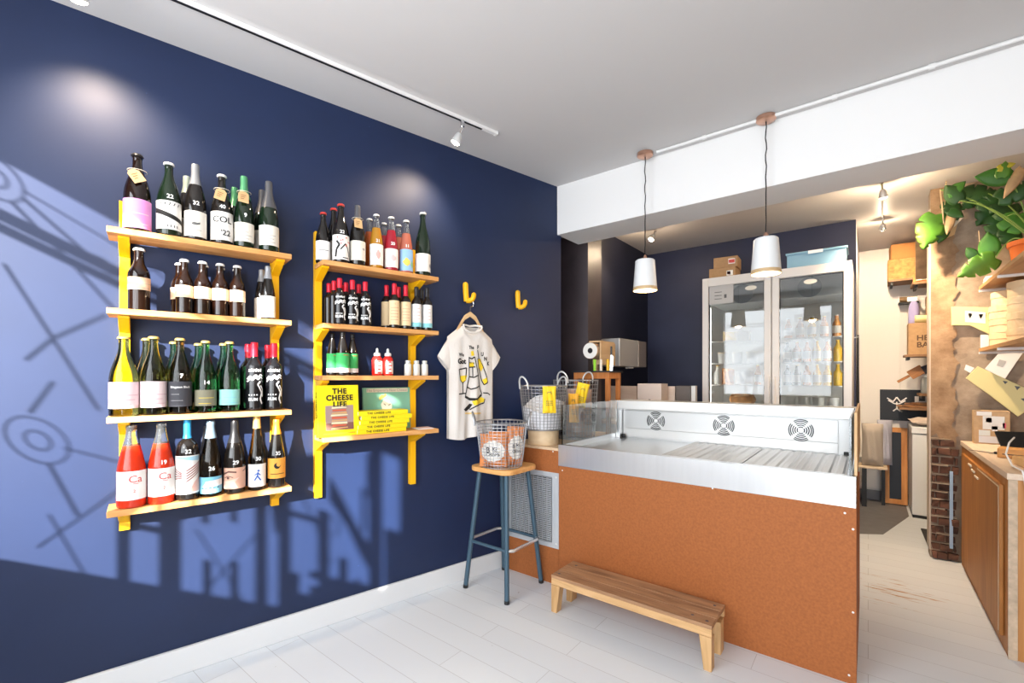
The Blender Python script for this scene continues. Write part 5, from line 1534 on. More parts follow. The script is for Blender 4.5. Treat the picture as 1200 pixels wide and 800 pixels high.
for i, (dx, dy, colr, lb_) in enumerate(((0.0, 0.0, (0.28, 0.65, 0.04), 'lime green'), (0.032, 0.015, (0.75, 0.68, 0.6), 'cream'), (0.066, 0.03, (0.80, 0.45, 0.03), 'mustard yellow'))):
    tt = thing('marker_pen', 'upright %s marker standing on the dark topped stand' % lb_, 'marker', (-1.700+dx*1.5, 3.215+dy, 1.3952), 0, 'markers on the stand')
    mm = M('marker_'+lb_.split()[0], colr, 0.4)
    MB().lathe([(0.0105, 0), (0.011, 0.002), (0.011, 0.062), (0.0095, 0.064)], 12).build('barrel', mm, tt, True)
    MB().lathe([(0.0115, 0.064), (0.0115, 0.085), (0.008, 0.09)], 12).build('cap', mm, tt, True)
t = thing('knife', 'cheese knife leaning upright against the roll holder on the stand', 'knife', (-1.575, 3.25, 1.3955), 0.4)
MB().prism([(-0.010, 0, 0.0), (0.010, 0, 0), (0.018, 0, 0.11), (-0.004, 0, 0.13)], (0, 0.002, 0)).build('blade', STEEL, t)
MB().box(-0.006, 0.008, -0.006, 0.008, 0.121, 0.19).build('handle', DARK, t, bevel=0.002)
# dispenser on the side wall
t = thing('wall_dispenser', 'grey metal wall box mounted on the dark side wall above the worktop', 'dispenser', (0, 0, 0))
MB().box(-1.989, -1.80, 3.89, 4.32, 1.445, 1.705).build('body', M('grey_enamel', (0.52, 0.52, 0.52), 0.35, 0.3), t, bevel=0.006)
MB().box(-1.989, -1.80, 4.325, 4.53, 1.445, 1.705).build('side_section', M('taupe_enamel', (0.36, 0.31, 0.28), 0.4, 0.3), t, bevel=0.006)
MB().box(-1.86, -1.82, 4.15, 4.25, 1.43, 1.444).build('outlet', WHITE, t)
# back worktop with boxes and boards against the back wall
t = thing('back_worktop', 'pale rear worktop between the chiller and the fridge', 'worktop', (0, 0, 0))
MB().box(-1.985, -1.06, 3.77, 4.22, 0.92, 0.95).build('top', PALEW, t, bevel=0.002)
MB().box(-1.98, -1.07, 3.79, 4.21, 0.0, 0.919).build('carcass', M('carcass_white', (0.6, 0.58, 0.55), 0.6), t)
PINKW = wood('pale_pink_board', (0.72, 0.57, 0.47), (0.82, 0.68, 0.58), 'X', 5)
def slab(name, label, cat, px0, px1, y, z0, ztop_px, th, mat, group=None):
    x0, x1 = gx(px0, y), gx(px1, y); zt = gz((px0+px1)/2, ztop_px, y)
    t = thing(name, label, cat, ((x0+x1)/2, y, z0), 0, group)
    w = (x1-x0)/2
    MB().box(-w, w, 0, th, 0, zt-z0).build('panel', mat, t, bevel=0.002)
    MB().box(-w*0.9, w*0.9, -0.003, -0.0005, (zt-z0)*0.85, (zt-z0)*0.92).build('edge_band', mat, t)
    return t, w, zt-z0
slab('chopping_board', 'wide pale chopping board propped behind the wooden stand', 'board', 708, 746, 4.05, 0.9505, 452, 0.03, PINKW, 'boards on the rear worktop')
t, w, h = slab('storage_box', 'pinkish white box with a small dark bottle picture, on the rear worktop', 'box', 747, 775, 3.86, 0.9505, 449.5, 0.16, M('pinkish_box', (0.80, 0.68, 0.61), 0.7))
MB().prism([(-0.02, -0.004, 0.03), (0.03, -0.004, 0.03), (0.03, -0.004, 0.14), (0.012, -0.004, 0.20), (-0.005, -0.004, 0.20), (-0.02, -0.004, 0.14)], (0, 0.003, 0)).build('bottle_picture', M('sepia_ink', (0.16, 0.10, 0.07), 0.7), t)
slab('chopping_board', 'pale chopping board right of the pinkish box', 'board', 776, 791, 4.05, 0.9505, 452.5, 0.03, PINKW, 'boards on the rear worktop')
slab('storage_box', 'dull brown grey metal box behind the copper tin', 'box', 792, 809, 4.02, 0.9505, 452, 0.12, M('dull_metal', (0.13, 0.11, 0.10), 0.4, 0.5))
slab('storage_box', 'narrow white carton at the right end of the rear worktop', 'box', 810, 815, 3.88, 0.9505, 452, 0.05, WHITE)
t = thing('copper_tin', 'small copper coloured tin in front of the dull grey box', 'tin', (gx(796, 3.86), 3.86, 0.9505))
MB().lathe([(0.030, 0), (0.032, 0.002), (0.032, 0.16), (0.030, 0.162)], 20).build('tin_body', COPPER, t, True)
MB().lathe([(0.033, 0.162), (0.033, 0.178), (0.03, 0.18)], 20).build('lid', COPPER, t, True)

# ---- drinks fridge
def fridge():
    y0 = 4.30; x0, x1 = gx(823, y0), gx(998.5, y0); ztop = 2.235; yb = 4.95
    t = thing('display_fridge', 'tall white double glass door display fridge against the back wall', 'fridge', (0, 0, 0))
    FW = M('fridge_white', (0.78, 0.75, 0.72), 0.4)
    IN = M('fridge_liner', (0.82, 0.83, 0.82), 0.45)
    ca = MB()
    ca.box(x0, x0+0.03, y0+0.052, yb, 0.12, ztop); ca.box(x1-0.03, x1, y0+0.052, yb, 0.12, ztop)
    ca.box(x0+0.03, x1-0.03, y0+0.052, yb, ztop-0.06, ztop); ca.box(x0+0.03, x1-0.03, y0+0.052, yb, 0.12, 0.30)
    ca.box(x0+0.03, x1-0.03, yb-0.03, yb, 0.30, ztop-0.06)
    ca.build('cabinet', FW, t, bevel=0.003)
    li = MB(); li.box(x0+0.0305, x1-0.0305, yb-0.036, yb-0.0305, 0.301, ztop-0.0605); li.box(x0+0.0305, x0+0.035, y0+0.056, yb-0.037, 0.301, ztop-0.0605); li.box(x1-0.035, x1-0.0305, y0+0.056, yb-0.037, 0.301, ztop-0.0605)
    li.build('liner', IN, t)
    hd = MB(); hd.box(x0+0.04, x1-0.04, y0+0.14, yb-0.06, ztop-0.23, ztop-0.0615)
    hd.build('evaporator_cover', M('evaporator_grey', (0.40, 0.43, 0.44), 0.5), t, bevel=0.008)
    for fx in (0.28, 0.74):
        f = MB(); cx_ = x0+(x1-x0)*fx
        f.lathe([(0.085, 0), (0.085, -0.004), (0.07, -0.005), (0.01, -0.005)], 24, (cx_, y0+0.139, ztop-0.15), axis='Y')
        f.build('fan_cover', M('fan_cover_grey', (0.22, 0.25, 0.27), 0.5), t, True)
    for xs in (x0+0.045, x1-0.055):
        MB().box(xs, xs+0.010, y0+0.07, y0+0.08, 0.35, ztop-0.26).build('light_strip', M('led_strip', (1, 1, 1), 0.4, emit=85, ecol=(1.0, 0.97, 0.9)), t)
    for z in SHZ:
        s = MB()
        s.box(x0+0.037, x1-0.037, y0+0.09, y0+0.098, z-0.008, z)
        for k in range(24):
            xx = x0+0.04+(x1-x0-0.08)*k/23; s.box(xx-0.002, xx+0.002, y0+0.098, yb-0.04, z-0.005, z-0.001)
        s.box(x0+0.037, x1-0.037, yb-0.05, yb-0.042, z-0.008, z)
        s.build('wire_shelf', M('shelf_white_wire', (0.75, 0.76, 0.76), 0.4), t)
    xm = (gx(905, y0)+gx(903, y0))/2
    for a, b in ((x0, xm-0.003), (xm+0.003, x1)):
        d = MB(); fw_ = 0.052
        d.box(a, a+fw_, y0, y0+0.045, 0.15, ztop); d.box(b-fw_, b, y0, y0+0.045, 0.15, ztop)
        d.box(a+fw_, b-fw_, y0, y0+0.045, ztop-0.075, ztop); d.box(a+fw_, b-fw_, y0, y0+0.045, 0.15, 0.26)
        do = d.build('door', FW, t, bevel=0.003)
        MB().box(a+fw_+0.001, b-fw_-0.001, y0+0.016, y0+0.022, 0.262, ztop-0.077).build('glass_pane', M('fridge_glass', (0.98, 0.99, 0.99), 0.0, trans=1.0, ior=1.54), do)
        gk = MB(); g0, g1 = a+fw_, b-fw_
        gk.box(g0, g0+0.008, y0+0.023, y0+0.040, 0.262, ztop-0.077); gk.box(g1-0.008, g1, y0+0.023, y0+0.040, 0.262, ztop-0.077); gk.box(g0+0.008, g1-0.008, y0+0.023, y0+0.040, ztop-0.085, ztop-0.077)
        gk.build('gasket', DARK, do)
        cx_ = (a+b)/2+(0.12 if a == x0 else 0.0)
        ov = MB(); ov.prism([(cx_+0.045*math.cos(2*PI*i/24), y0+0.0155, ztop-0.125+0.02*math.sin(2*PI*i/24)) for i in range(24)], (0, -0.002, 0))
        ov.build('oval_badge', M('badge_cream', (0.85, 0.80, 0.70), 0.5), do)
        hx = b-0.018 if a == x0 else a+0.018
        MB().box(hx-0.008, hx+0.008, y0-0.022, y0-0.0005, 0.95, 1.35).build('handle', FW, do, bevel=0.003)
        if a == x0:
            nt_ = MB().box(a+fw_+0.006, a+fw_+0.205, y0+0.0125, y0+0.0155, gz(850, 355, y0), gz(850, 328, y0)).build('paper_notice', M('notice_grey', (0.55, 0.54, 0.53), 0.7), do)
            tx = MB()
            for k in range(3): tx.box(a+fw_+0.05, a+fw_+0.11, y0+0.0115, y0+0.0122, gz(850, 341+4*k, y0)-0.004, gz(850, 341+4*k, y0)+0.002)
            tx.box(a+fw_+0.13, a+fw_+0.150, y0+0.0115, y0+0.0122, gz(850, 347, y0)-0.012, gz(850, 347, y0)+0.02)
            tx.build('notice_print', M('notice_ink', (0.14, 0.14, 0.14), 0.7), nt_)
    for xx in (x0+0.06, x1-0.06):
        for yy in (y0+0.12, yb-0.08):
            MB().lathe([(0.03, 0), (0.03, 0.119)], 14, (xx, yy, 0)).build('foot', DARK, t, True)
    return t, x0, x1, y0, yb, xm
SHZ = (0.75, 1.085, 1.275, 1.47, 1.67)
fr_t, FX0, FX1, FY0, FYB, FXM = fridge()
# stock inside the fridge
MILK = M('milk_plastic', (0.80, 0.80, 0.76), 0.35)
BEERC = M('amber_bottle', (0.55, 0.22, 0.03), 0.08, spec=0.7, trans=0.3)
OILC = M('golden_bottle', (0.80, 0.50, 0.02), 0.08, spec=0.7, trans=0.3)
DRKC = M('dark_fridge_bottle', (0.04, 0.03, 0.03), 0.1)
FWHITEB = M('white_pot', (0.80, 0.80, 0.78), 0.4)
def stock_bottle(x, y, z, R, H, glass, capm, labm, label, group, kind='beer'):
    t = thing('bottle' if kind != 'tub' else 'lidded_tub', label, 'bottle' if kind != 'tub' else 'tub', (x, y, z+0.0008), 0, group)
    if kind == 'tub':
        MB().lathe([(R*0.85, 0), (R, H*0.9)], 18).build('tub_body', glass, t, True)
        MB().lathe([(R*1.05, H*0.9), (R*1.05, H*0.98), (R*0.98, H)], 18).build('lid', capm, t, True)
    else:
        MB().lathe([(r*R, f*H) for r, f in PROF[kind]], 16).build('bottle_body', glass, t, True)
        MB().lathe([(R*0.48, H*0.965), (R*0.52, H*0.975), (R*0.45, H*1.012)], 12).build('crown_cap', capm, t, True)
        if labm: MB().arc_patch(R+0.0008, -1.8, 1.8, H*0.16, H*0.50, 12).build('label', labm, t, True)
    return t
rnd = random.Random(11)
ordn = ['first', 'second', 'third', 'fourth', 'fifth', 'sixth', 'seventh', 'eighth']
shn = {1.67: 'top wire shelf', 1.47: 'second wire shelf', 1.275: 'third wire shelf'}
RX0, RX1 = FXM+0.06, FX1-0.06
for z, spec in ((1.67, [(BEERC, LWHITE), (BEERC, LCREAM), (OILC, LWHITE), (BEERC, LWHITE), (BEERC, LCREAM)]),
                (1.47, [(DRKC, LWHITE), (BEERC, LCREAM), (BEERC, LWHITE), (OILC, LWHITE), (BEERC, LCREAM), (OILC, None)]),
                (1.275, [(DRKC, LWHITE), (DRKC, LCREAM), (BEERC, LWHITE), (OILC, LWHITE), (OILC, LCREAM), (OILC, None)])):
    n = len(spec); gap = (RX1-RX0)/n
    for i, (g, l) in enumerate(spec):
        kind = 'amber' if g is BEERC else 'golden' if g is OILC else 'dark'
        stock_bottle(RX0+gap*(i+0.5), FY0+0.17, z, min(0.030, gap*0.46), 0.172, g, GOLD if i % 2 else WCAP, l, '%s bottle, %s from left on the %s behind right fridge door' % (kind, ordn[i], shn[z]), 'bottles in the fridge')
for i in range(4):
    stock_bottle(RX0+0.05+i*0.10, FY0+0.20, 1.085, 0.042, 0.095, FWHITEB, WCAP, None, 'white lidded tub, %s from the left on the lowest visible shelf behind the right door' % ordn[i], 'tubs in the fridge', 'tub')
LX0, LX1 = FX0+0.06, FXM-0.06
for i in range(3):
    stock_bottle(LX0+0.07+i*0.12, FY0+0.20, 1.47, 0.045, 0.10, FWHITEB, M('cream_lid', (0.7, 0.62, 0.45), 0.5), None, 'white lidded tub, %s from the left on the second shelf behind the left door' % ordn[i], 'tubs in the fridge', 'tub')
stock_bottle(LX0+0.03, FY0+0.17, 1.275, 0.030, 0.175, MILK, GOLD, LWHITE, 'white milk bottle at the left edge behind the left fridge door', 'bottles in the fridge')
stock_bottle(LX0+0.36, FY0+0.18, 1.275, 0.028, 0.175, BEERC, GOLD, LWHITE, 'amber bottle at the right behind the left fridge door', 'bottles in the fridge')
for i, (dx, c, nm) in enumerate(((0.13, (0.60, 0.42, 0.16), 'tan'), (0.245, (0.72, 0.62, 0.5), 'cream'))):
    tt = thing('food_carton', '%s food carton on the top shelf behind the left fridge door' % nm, 'carton', (LX0+dx, FY0+0.19, 1.6705), 0, 'cartons in the fridge')
    cm = M('carton_'+nm, c, 0.6)
    MB().box(-0.05, 0.05, -0.04, 0.04, 0, 0.075).build('carton_body', cm, tt, bevel=0.003)
    MB().box(-0.052, 0.052, -0.042, 0.042, 0.0752, 0.088).build('lid', cm, tt, bevel=0.003)
pouch('snack_packet', 'brown nut packet on the third shelf behind the left door', 'packet', (LX0+0.115, FY0+0.19, 1.2755), (0, 0, 0), 0.11, 0.15, 0.05, M('nut_brown', (0.45, 0.22, 0.08), 0.5, noise=0.4, nscale=40), None, 'packets in the fridge')
pouch('snack_packet', 'pale wrapped packet beside the nut packet behind the left door', 'packet', (LX0+0.250, FY0+0.19, 1.2755), (0, 0, 0), 0.15, 0.13, 0.06, M('pale_wrap', (0.72, 0.70, 0.68), 0.3), None, 'packets in the fridge')
t = thing('bread_loaf', 'rough brown crusty loaf on the lowest visible shelf behind the left door', 'bread', (LX0+0.22, FY0+0.26, 1.0855))
MB().lathe([(0.01, -0.11), (0.045, -0.09), (0.055, -0.03), (0.058, 0.03), (0.045, 0.09), (0.01, 0.11)], 18, (0, 0, 0.056), axis='X').build('crust', M('crust_brown', (0.45, 0.22, 0.08), 0.8, noise=0.3, nscale=18, bump=0.8), t, True)
MB().tube([(-0.06, -0.048, 0.085), (0.06, -0.040, 0.092)], 0.006, 6).build('score', M('loaf_flour', (0.7, 0.5, 0.3), 0.9), t, True)
# on top of the fridge
FT = 2.2355
def carton(loc, size, label, mat, rz=0, group=None, tape=None, name='cardboard_box', cat='box', patch=None, words=None):
    t = thing(name, label, cat, loc, rz, group)
    w, d, h = size
    MB().box(-w/2, w/2, -d/2, d/2, 0, h).build('box_body', mat, t, bevel=0.003)
    fl_ = MB(); fl_.box(-w/2, -0.001, -d/2, d/2, h+0.0003, h+0.003); fl_.box(0.001, w/2, -d/2, d/2, h+0.0003, h+0.003)
    fl_.build('flap', mat, t)
    if tape: MB().box(-0.022, 0.022, -d/2-0.0008, d/2, h+0.0032, h+0.0038).build('tape', M('parcel_tape', tape, 0.3), t)
    if patch:
        for (pc, x0, x1, z0, z1) in patch:
            MB().box(x0*w, x1*w, -d/2-0.0012, -d/2-0.0002, z0*h, z1*h).build('sticker', M('sticker_%.2f_%.2f' % (pc[0], pc[2]), pc, 0.6), t)
    if words:
        mb = MB()
        for s, sz, x, z in words: add_txt(mb, s, sz, lambda a, b, x=x, z=z: (x*w+a, -d/2-0.0010, z*h+b), bold=0.0018, align='LEFT')
        mb.build('box_lettering', M('box_ink', (0.10, 0.055, 0.03), 0.8), t)
    return t
RS = (0.70, 0.06, 0.04); WS = (0.82, 0.80, 0.78)
carton((-1.045, 4.52, FT), (0.22, 0.22, 0.10), 'lower flat cardboard box on the fridge top', CARD, 0, 'boxes on the fridge', None, patch=[(WS, 0.18, 0.42, 0.25, 0.7), (RS, 0.2, 0.33, 0.35, 0.6)])
carton((-1.025, 4.53, FT+0.104), (0.20, 0.20, 0.095), 'upper cardboard box on the fridge top with red and white sticker', CARD, 0.05, 'boxes on the fridge', None, patch=[(WS, 0.12, 0.40, 0.3, 0.8), (RS, 0.14, 0.38, 0.4, 0.7)])
t = thing('storage_tub', 'clear blue tinted plastic storage tub with lid on the fridge top', 'tub', (-0.335, 4.55, FT))
BT = M('blue_clear_plastic', (0.42, 0.74, 0.98), 0.12, trans=0.4)
tb = MB(); tb.prism([(-0.19, -0.13, 0), (0.19, -0.13, 0), (0.19, 0.13, 0), (-0.19, 0.13, 0)], (0, 0, 0.004))
for s in ((-0.20, 0.20, -0.14, -0.136), (-0.20, 0.20, 0.136, 0.14), (-0.20, -0.196, -0.136, 0.136), (0.196, 0.20, -0.136, 0.136)): tb.box(s[0], s[1], s[2], s[3], 0.004, 0.125)
tb.build('tub_body', BT, t)
MB().box(-0.21, 0.21, -0.15, 0.15, 0.1255, 0.143).build('lid', BT, t, bevel=0.004)
MB().box(-0.16, 0.16, -0.115, 0.115, 0.0045, 0.115).build('contents', M('tub_contents_blue', (0.06, 0.42, 0.75), 0.5, noise=0.6, nscale=8, stretch=(0.6, 1, 14)), t)
MB().box(-0.05, 0.05, -0.158, -0.1505, 0.115, 0.140).build('clip', M('tub_clip', (0.85, 0.88, 0.9), 0.4), t)
ap = thing('hanging_apron', 'dark apron hanging on the fridge side by the passage', 'apron', (FX1+0.035, 4.62, 1.05))
mb = MB()
nn_ = 10
for j in range(nn_+1):
    v = j/nn_
    for i in range(7):
        s = i/6-0.5
        mb.v.append((0.008*math.sin(i*2.2)*(1-v*0.5)+0.0, s*0.16*(1-0.85*v), 0.62*v-0.02*math.sin(i)))
for j in range(nn_):
    for i in range(6):
        a = j*7+i; mb.f.append((a, a+1, a+8, a+7)); mb.m.append(0)
o = mb.build('cloth', M('black_cotton', (0.02, 0.02, 0.022), 0.9), ap, True)
md = o.modifiers.new('sol', 'SOLIDIFY'); md.thickness = 0.008
MB().tube([(-0.034, 0, 0.615), (0.004, 0, 0.62), (0.006, 0, 0.635)], 0.004, 6).build('hook', STEEL, ap)

# ================================================================== RIGHT HAND CABINET AND WALL SHELVES
CBX, CBY0, CBY1, CBZ = 0.527, 3.17, 4.555, 0.888
def cabinet():
    t = thing('base_cabinet', 'honey brown veneered base cabinet with pale worktop along the right wall', 'cabinet', (0, 0, 0))
    MB().box(CBX+0.02, 0.995, CBY0+0.003, CBY1, 0.0, CBZ-0.031).build('carcass', CABE, t)
    MB().box(CBX+0.002, CBX+0.0195, CBY0+0.002, CBY1, 0.0, CBZ-0.031).build('side_frame', CABW, t)
    MB().box(CBX-0.001, CBX+0.030, CBY0-0.004, CBY0+0.002, 0.0, CBZ-0.031).build('corner_edge', M('raw_ply_edge', (0.55, 0.42, 0.30), 0.7, noise=0.2, nscale=30), t)
    dr_ = MB().box(CBX-0.014, CBX+0.0015, CBY0+0.10, CBY1-0.12, 0.065, CBZ-0.075).build('door', CABW, t, bevel=0.003)
    MB().box(CBX-0.0155, CBX-0.0142, CBY0+0.115, CBY0+0.122, 0.08, CBZ-0.085).build('inlay_line', PALEW, dr_)
    MB().box(CBX-0.0155, CBX-0.0142, CBY0+0.122, 3.85, CBZ-0.092, CBZ-0.085).build('inlay_line', PALEW, dr_)
    for k, (y, z) in enumerate(((4.08, 0.785), (3.97, 0.765), (3.86, 0.745))):
        MB().box(CBX-0.020, CBX-0.0145, y-0.05, y+0.05, z-0.006, z+0.006).build('slot_pull', M('pale_slot', (0.82, 0.74, 0.62), 0.5), dr_, bevel=0.001)
    MB().box(CBX-0.006, 0.997, CBY0-0.008, CBY1, CBZ-0.030, CBZ).build('worktop', wood('pale_worktop', (0.66, 0.50, 0.37), (0.76, 0.62, 0.48), 'Y', 5), t, bevel=0.002)
    MB().box(CBX+0.012, CBX+0.0195, CBY0, CBY1, 0.0, 0.05).build('plinth', M('plinth_dark', (0.10, 0.05, 0.02), 0.6), t) if False else None
cabinet()
def wall_shelf(z, label, y0=3.0, x0=0.607):
    t = thing('wall_shelf', label, 'shelf', (0, 0, 0), 0, 'shelves on the right wall')
    MB().box(x0, 0.998, y0, 4.50, z, z+0.024).build('board', wood('right_shelf_wood', (0.42, 0.22, 0.09), (0.55, 0.31, 0.14), 'Y', 5), t, bevel=0.001)
    for y in (4.47, 3.9):
        MB().box(x0-0.002, 0.998, y, y+0.018, z-0.016, z-0.0005).build('bracket', M('bracket_white', (0.75, 0.73, 0.70), 0.4), t)
wall_shelf(1.952, 'upper wooden shelf on the right wall carrying the plant')
wall_shelf(1.522, 'lower wooden shelf on the right wall with stacked round boxes')
zz = 1.5465
g_rb = 'stacked round wooden boxes'
for i in range(4):
    round_box((0.768+0.006*(i % 2), 4.33-0.004*i, zz), 0.136+0.003*((i*2) % 3), 0.088, 'round wooden cheese box, %s of the stack against the yellow bag' % ['bottom', 'second from bottom', 'third from bottom', 'top'][i], 'cheese box', 0.3*i, 0.45, g_rb)
    zz += 0.0885
zz = 1.5465
for i in range(4):
    round_box((0.80, 4.04, zz), 0.135, 0.093, 'round wooden cheese box, %s of the stack at the picture edge' % ['bottom', 'second from bottom', 'third from bottom', 'top'][i], 'cheese box', 0.7*i, 0.45, g_rb)
    zz += 0.0935
# flat paper bags and sheets on the plaster wall
YP = M('pale_yellow_paper', (0.72, 0.63, 0.30), 0.55)
def flat_bag(name, label, poly, y, th, mat, extra=(), cat='paper bag', group=None):
    pts = [(gx(px, y), y, gz(px, py, y)) for px, py in poly]
    c = Vector(pts[0])
    t = thing(name, label, cat, c, 0, group)
    MB().prism([Vector(p)-c for p in pts], (0, th, 0)).build('sheet', mat, t, bevel=min(0.002, th/3))
    for k, (mname, col, pl_) in enumerate(extra):
        q = [Vector((gx(px, y-0.002), y-0.002, gz(px, py, y-0.002)))-c for px, py in pl_]
        MB().prism(q, (0, 0.0015, 0)).build(mname, M('patch_%.2f_%.2f_%.2f' % col, col, 0.6), t)
    return t
DKT = (0.10, 0.10, 0.11)
flat_bag('paper_bag', 'flattened pale yellow bag with two dark triangles behind the round boxes', [(1115, 359), (1164, 360), (1164, 394), (1137, 381), (1115, 381)], 4.56, 0.02, YP,
         [('white_panel', (0.80, 0.78, 0.72), [(1131, 364), (1155, 366), (1155, 379), (1131, 377)]), ('triangle_mark', DKT, [(1134, 367), (1140, 367), (1137, 373)]), ('triangle_mark', DKT, [(1147, 368), (1153, 368), (1149, 374)])])
flat_bag('paper_bag', 'large pale yellow bag hanging at a slant below the lower shelf', [(1146, 429), (1205, 456), (1205, 480), (1193, 488), (1160, 463), (1132, 443)], 4.535, 0.02, YP,
         [('triangle_mark', DKT, [(1175, 446), (1181, 447), (1178, 450)]), ('triangle_mark', DKT, [(1189, 452), (1196, 453), (1192, 457)]), ('triangle_mark', DKT, [(1196, 467), (1204, 466), (1203, 472)])])
flat_bag('paper_note', 'pale tilted paper sheet pinned under the lower shelf', [(1171, 413), (1199, 413), (1177, 445), (1154, 432)], 4.575, 0.003, PAPERW, [('print', (0.45, 0.44, 0.43), [(1171, 421), (1179, 423), (1175, 430), (1168, 428)])], 'paper')
flat_bag('paper_note', 'small white slip on the plaster by the tip of the slanted bag', [(1132, 427), (1142, 431), (1137, 437), (1130, 433)], 4.585, 0.003, PAPERW, (), 'paper')
flat_bag('paper_note', 'white card between lower shelf and plaster wall', [(1149, 392), (1159, 392), (1159, 409), (1149, 409)], 4.57, 0.006, PAPERW, (), 'paper')
# label-covered cardboard box on the worktop
t = carton((gx(1162, 4.44), 4.47, CBZ+0.0006), (0.172, 0.07, 0.225), 'cardboard parcel covered in stickers at the end of the cabinet worktop', CARD2, 0.0, None, None,
       patch=[(WS, -0.42, 0.0, 0.86, 0.98), ((0.82, 0.81, 0.79), -0.25, 0.35, 0.45, 0.85), ((0.85, 0.16, 0.03), -0.16, 0.0, 0.66, 0.80), ((0.82, 0.79, 0.81), 0.0, 0.16, 0.40, 0.55), ((0.80, 0.82, 0.80), -0.36, -0.04, 0.25, 0.42), ((0.81, 0.80, 0.83), -0.36, 0.2, 0.04, 0.24), ((0.82, 0.82, 0.77), 0.16, 0.45, 0.1, 0.36), ((0.1, 0.55, 0.25), 0.18, 0.42, 0.30, 0.34), ((0.8, 0.1, 0.2), 0.30, 0.38, 0.5, 0.66)])
# tablet, wooden block, board, knife and cable
t = thing('card_terminal', 'black tilted tablet on the cabinet worktop by the cardboard parcel', 'tablet', (0.715, 3.95, CBZ+0.0006))
MB().box(-0.09, 0.09, -0.006, 0.006, 0, 0.13).build('screen', M('dark_screen', (0.015, 0.016, 0.018), 0.15), t, loc=(0, 0, 0.02), rot=(math.radians(-35), 0, 0.35), bevel=0.003)
MB().box(-0.05, 0.05, 0.01, 0.10, 0, 0.018).build('stand', DARK, t, bevel=0.003)
t = thing('wooden_block', 'orange brown wooden knife block on the worktop', 'block', (0.640, 3.78, CBZ+0.0006), -0.25)
MB().box(-0.05, 0.08, -0.06, 0.06, 0, 0.055).build('block_body', wood('block_wood', (0.55, 0.24, 0.06), (0.68, 0.36, 0.12), 'X', 6), t, bevel=0.006)
MB().box(-0.03, 0.06, -0.061, -0.0602, 0.02, 0.025).build('slot', DARK, t)
t = thing('chopping_board', 'light wooden board at the near end of the worktop', 'board', (0.70, 3.42, CBZ+0.0006), 0.1)
MB().box(-0.09, 0.12, -0.14, 0.12, 0, 0.045).build('board_body', wood('light_board', (0.66, 0.38, 0.15), (0.76, 0.50, 0.24), 'Y', 6), t, bevel=0.008)
MB().box(-0.04, 0.08, 0.085, 0.1, 0.0452, 0.0475).build('groove', M('groove_dark', (0.35, 0.18, 0.07), 0.7), t)
t = thing('knife', 'small dark bladed knife lying on the worktop by the wooden block', 'knife', (0.565, 3.92, CBZ+0.0006), -0.5)
MB().prism([(0, -0.012, 0.004), (0.03, -0.015, 0.004), (0.03, 0.012, 0.004), (-0.09, 0.012, 0.004)], (0, 0, 0.002)).build('blade', M('dark_blade', (0.10, 0.10, 0.11), 0.25, 0.8), t)
MB().box(0.0305, 0.07, -0.010, 0.010, 0.0, 0.014).build('handle', DARK, t, bevel=0.003)
cb = [(0.62, 3.60, 1.02), (0.585, 3.50, 1.0), (0.56, 3.42, 0.95), (0.565, 3.32, 0.905), (0.575, 3.18, 0.903), (0.575, 3.140, 0.86), (0.585, 3.140, 0.75), (0.61, 3.142, 0.62), (0.66, 3.145, 0.5)]
tag(MB().tube([Vector(a).lerp(Vector(b), k/4) for a, b in zip(cb, cb[1:]) for k in range(4)]+[cb[-1]], 0.004, 7).build('power_cable', WHITE, smooth=True), 'white power cable dropping over the worktop end', 'cable')

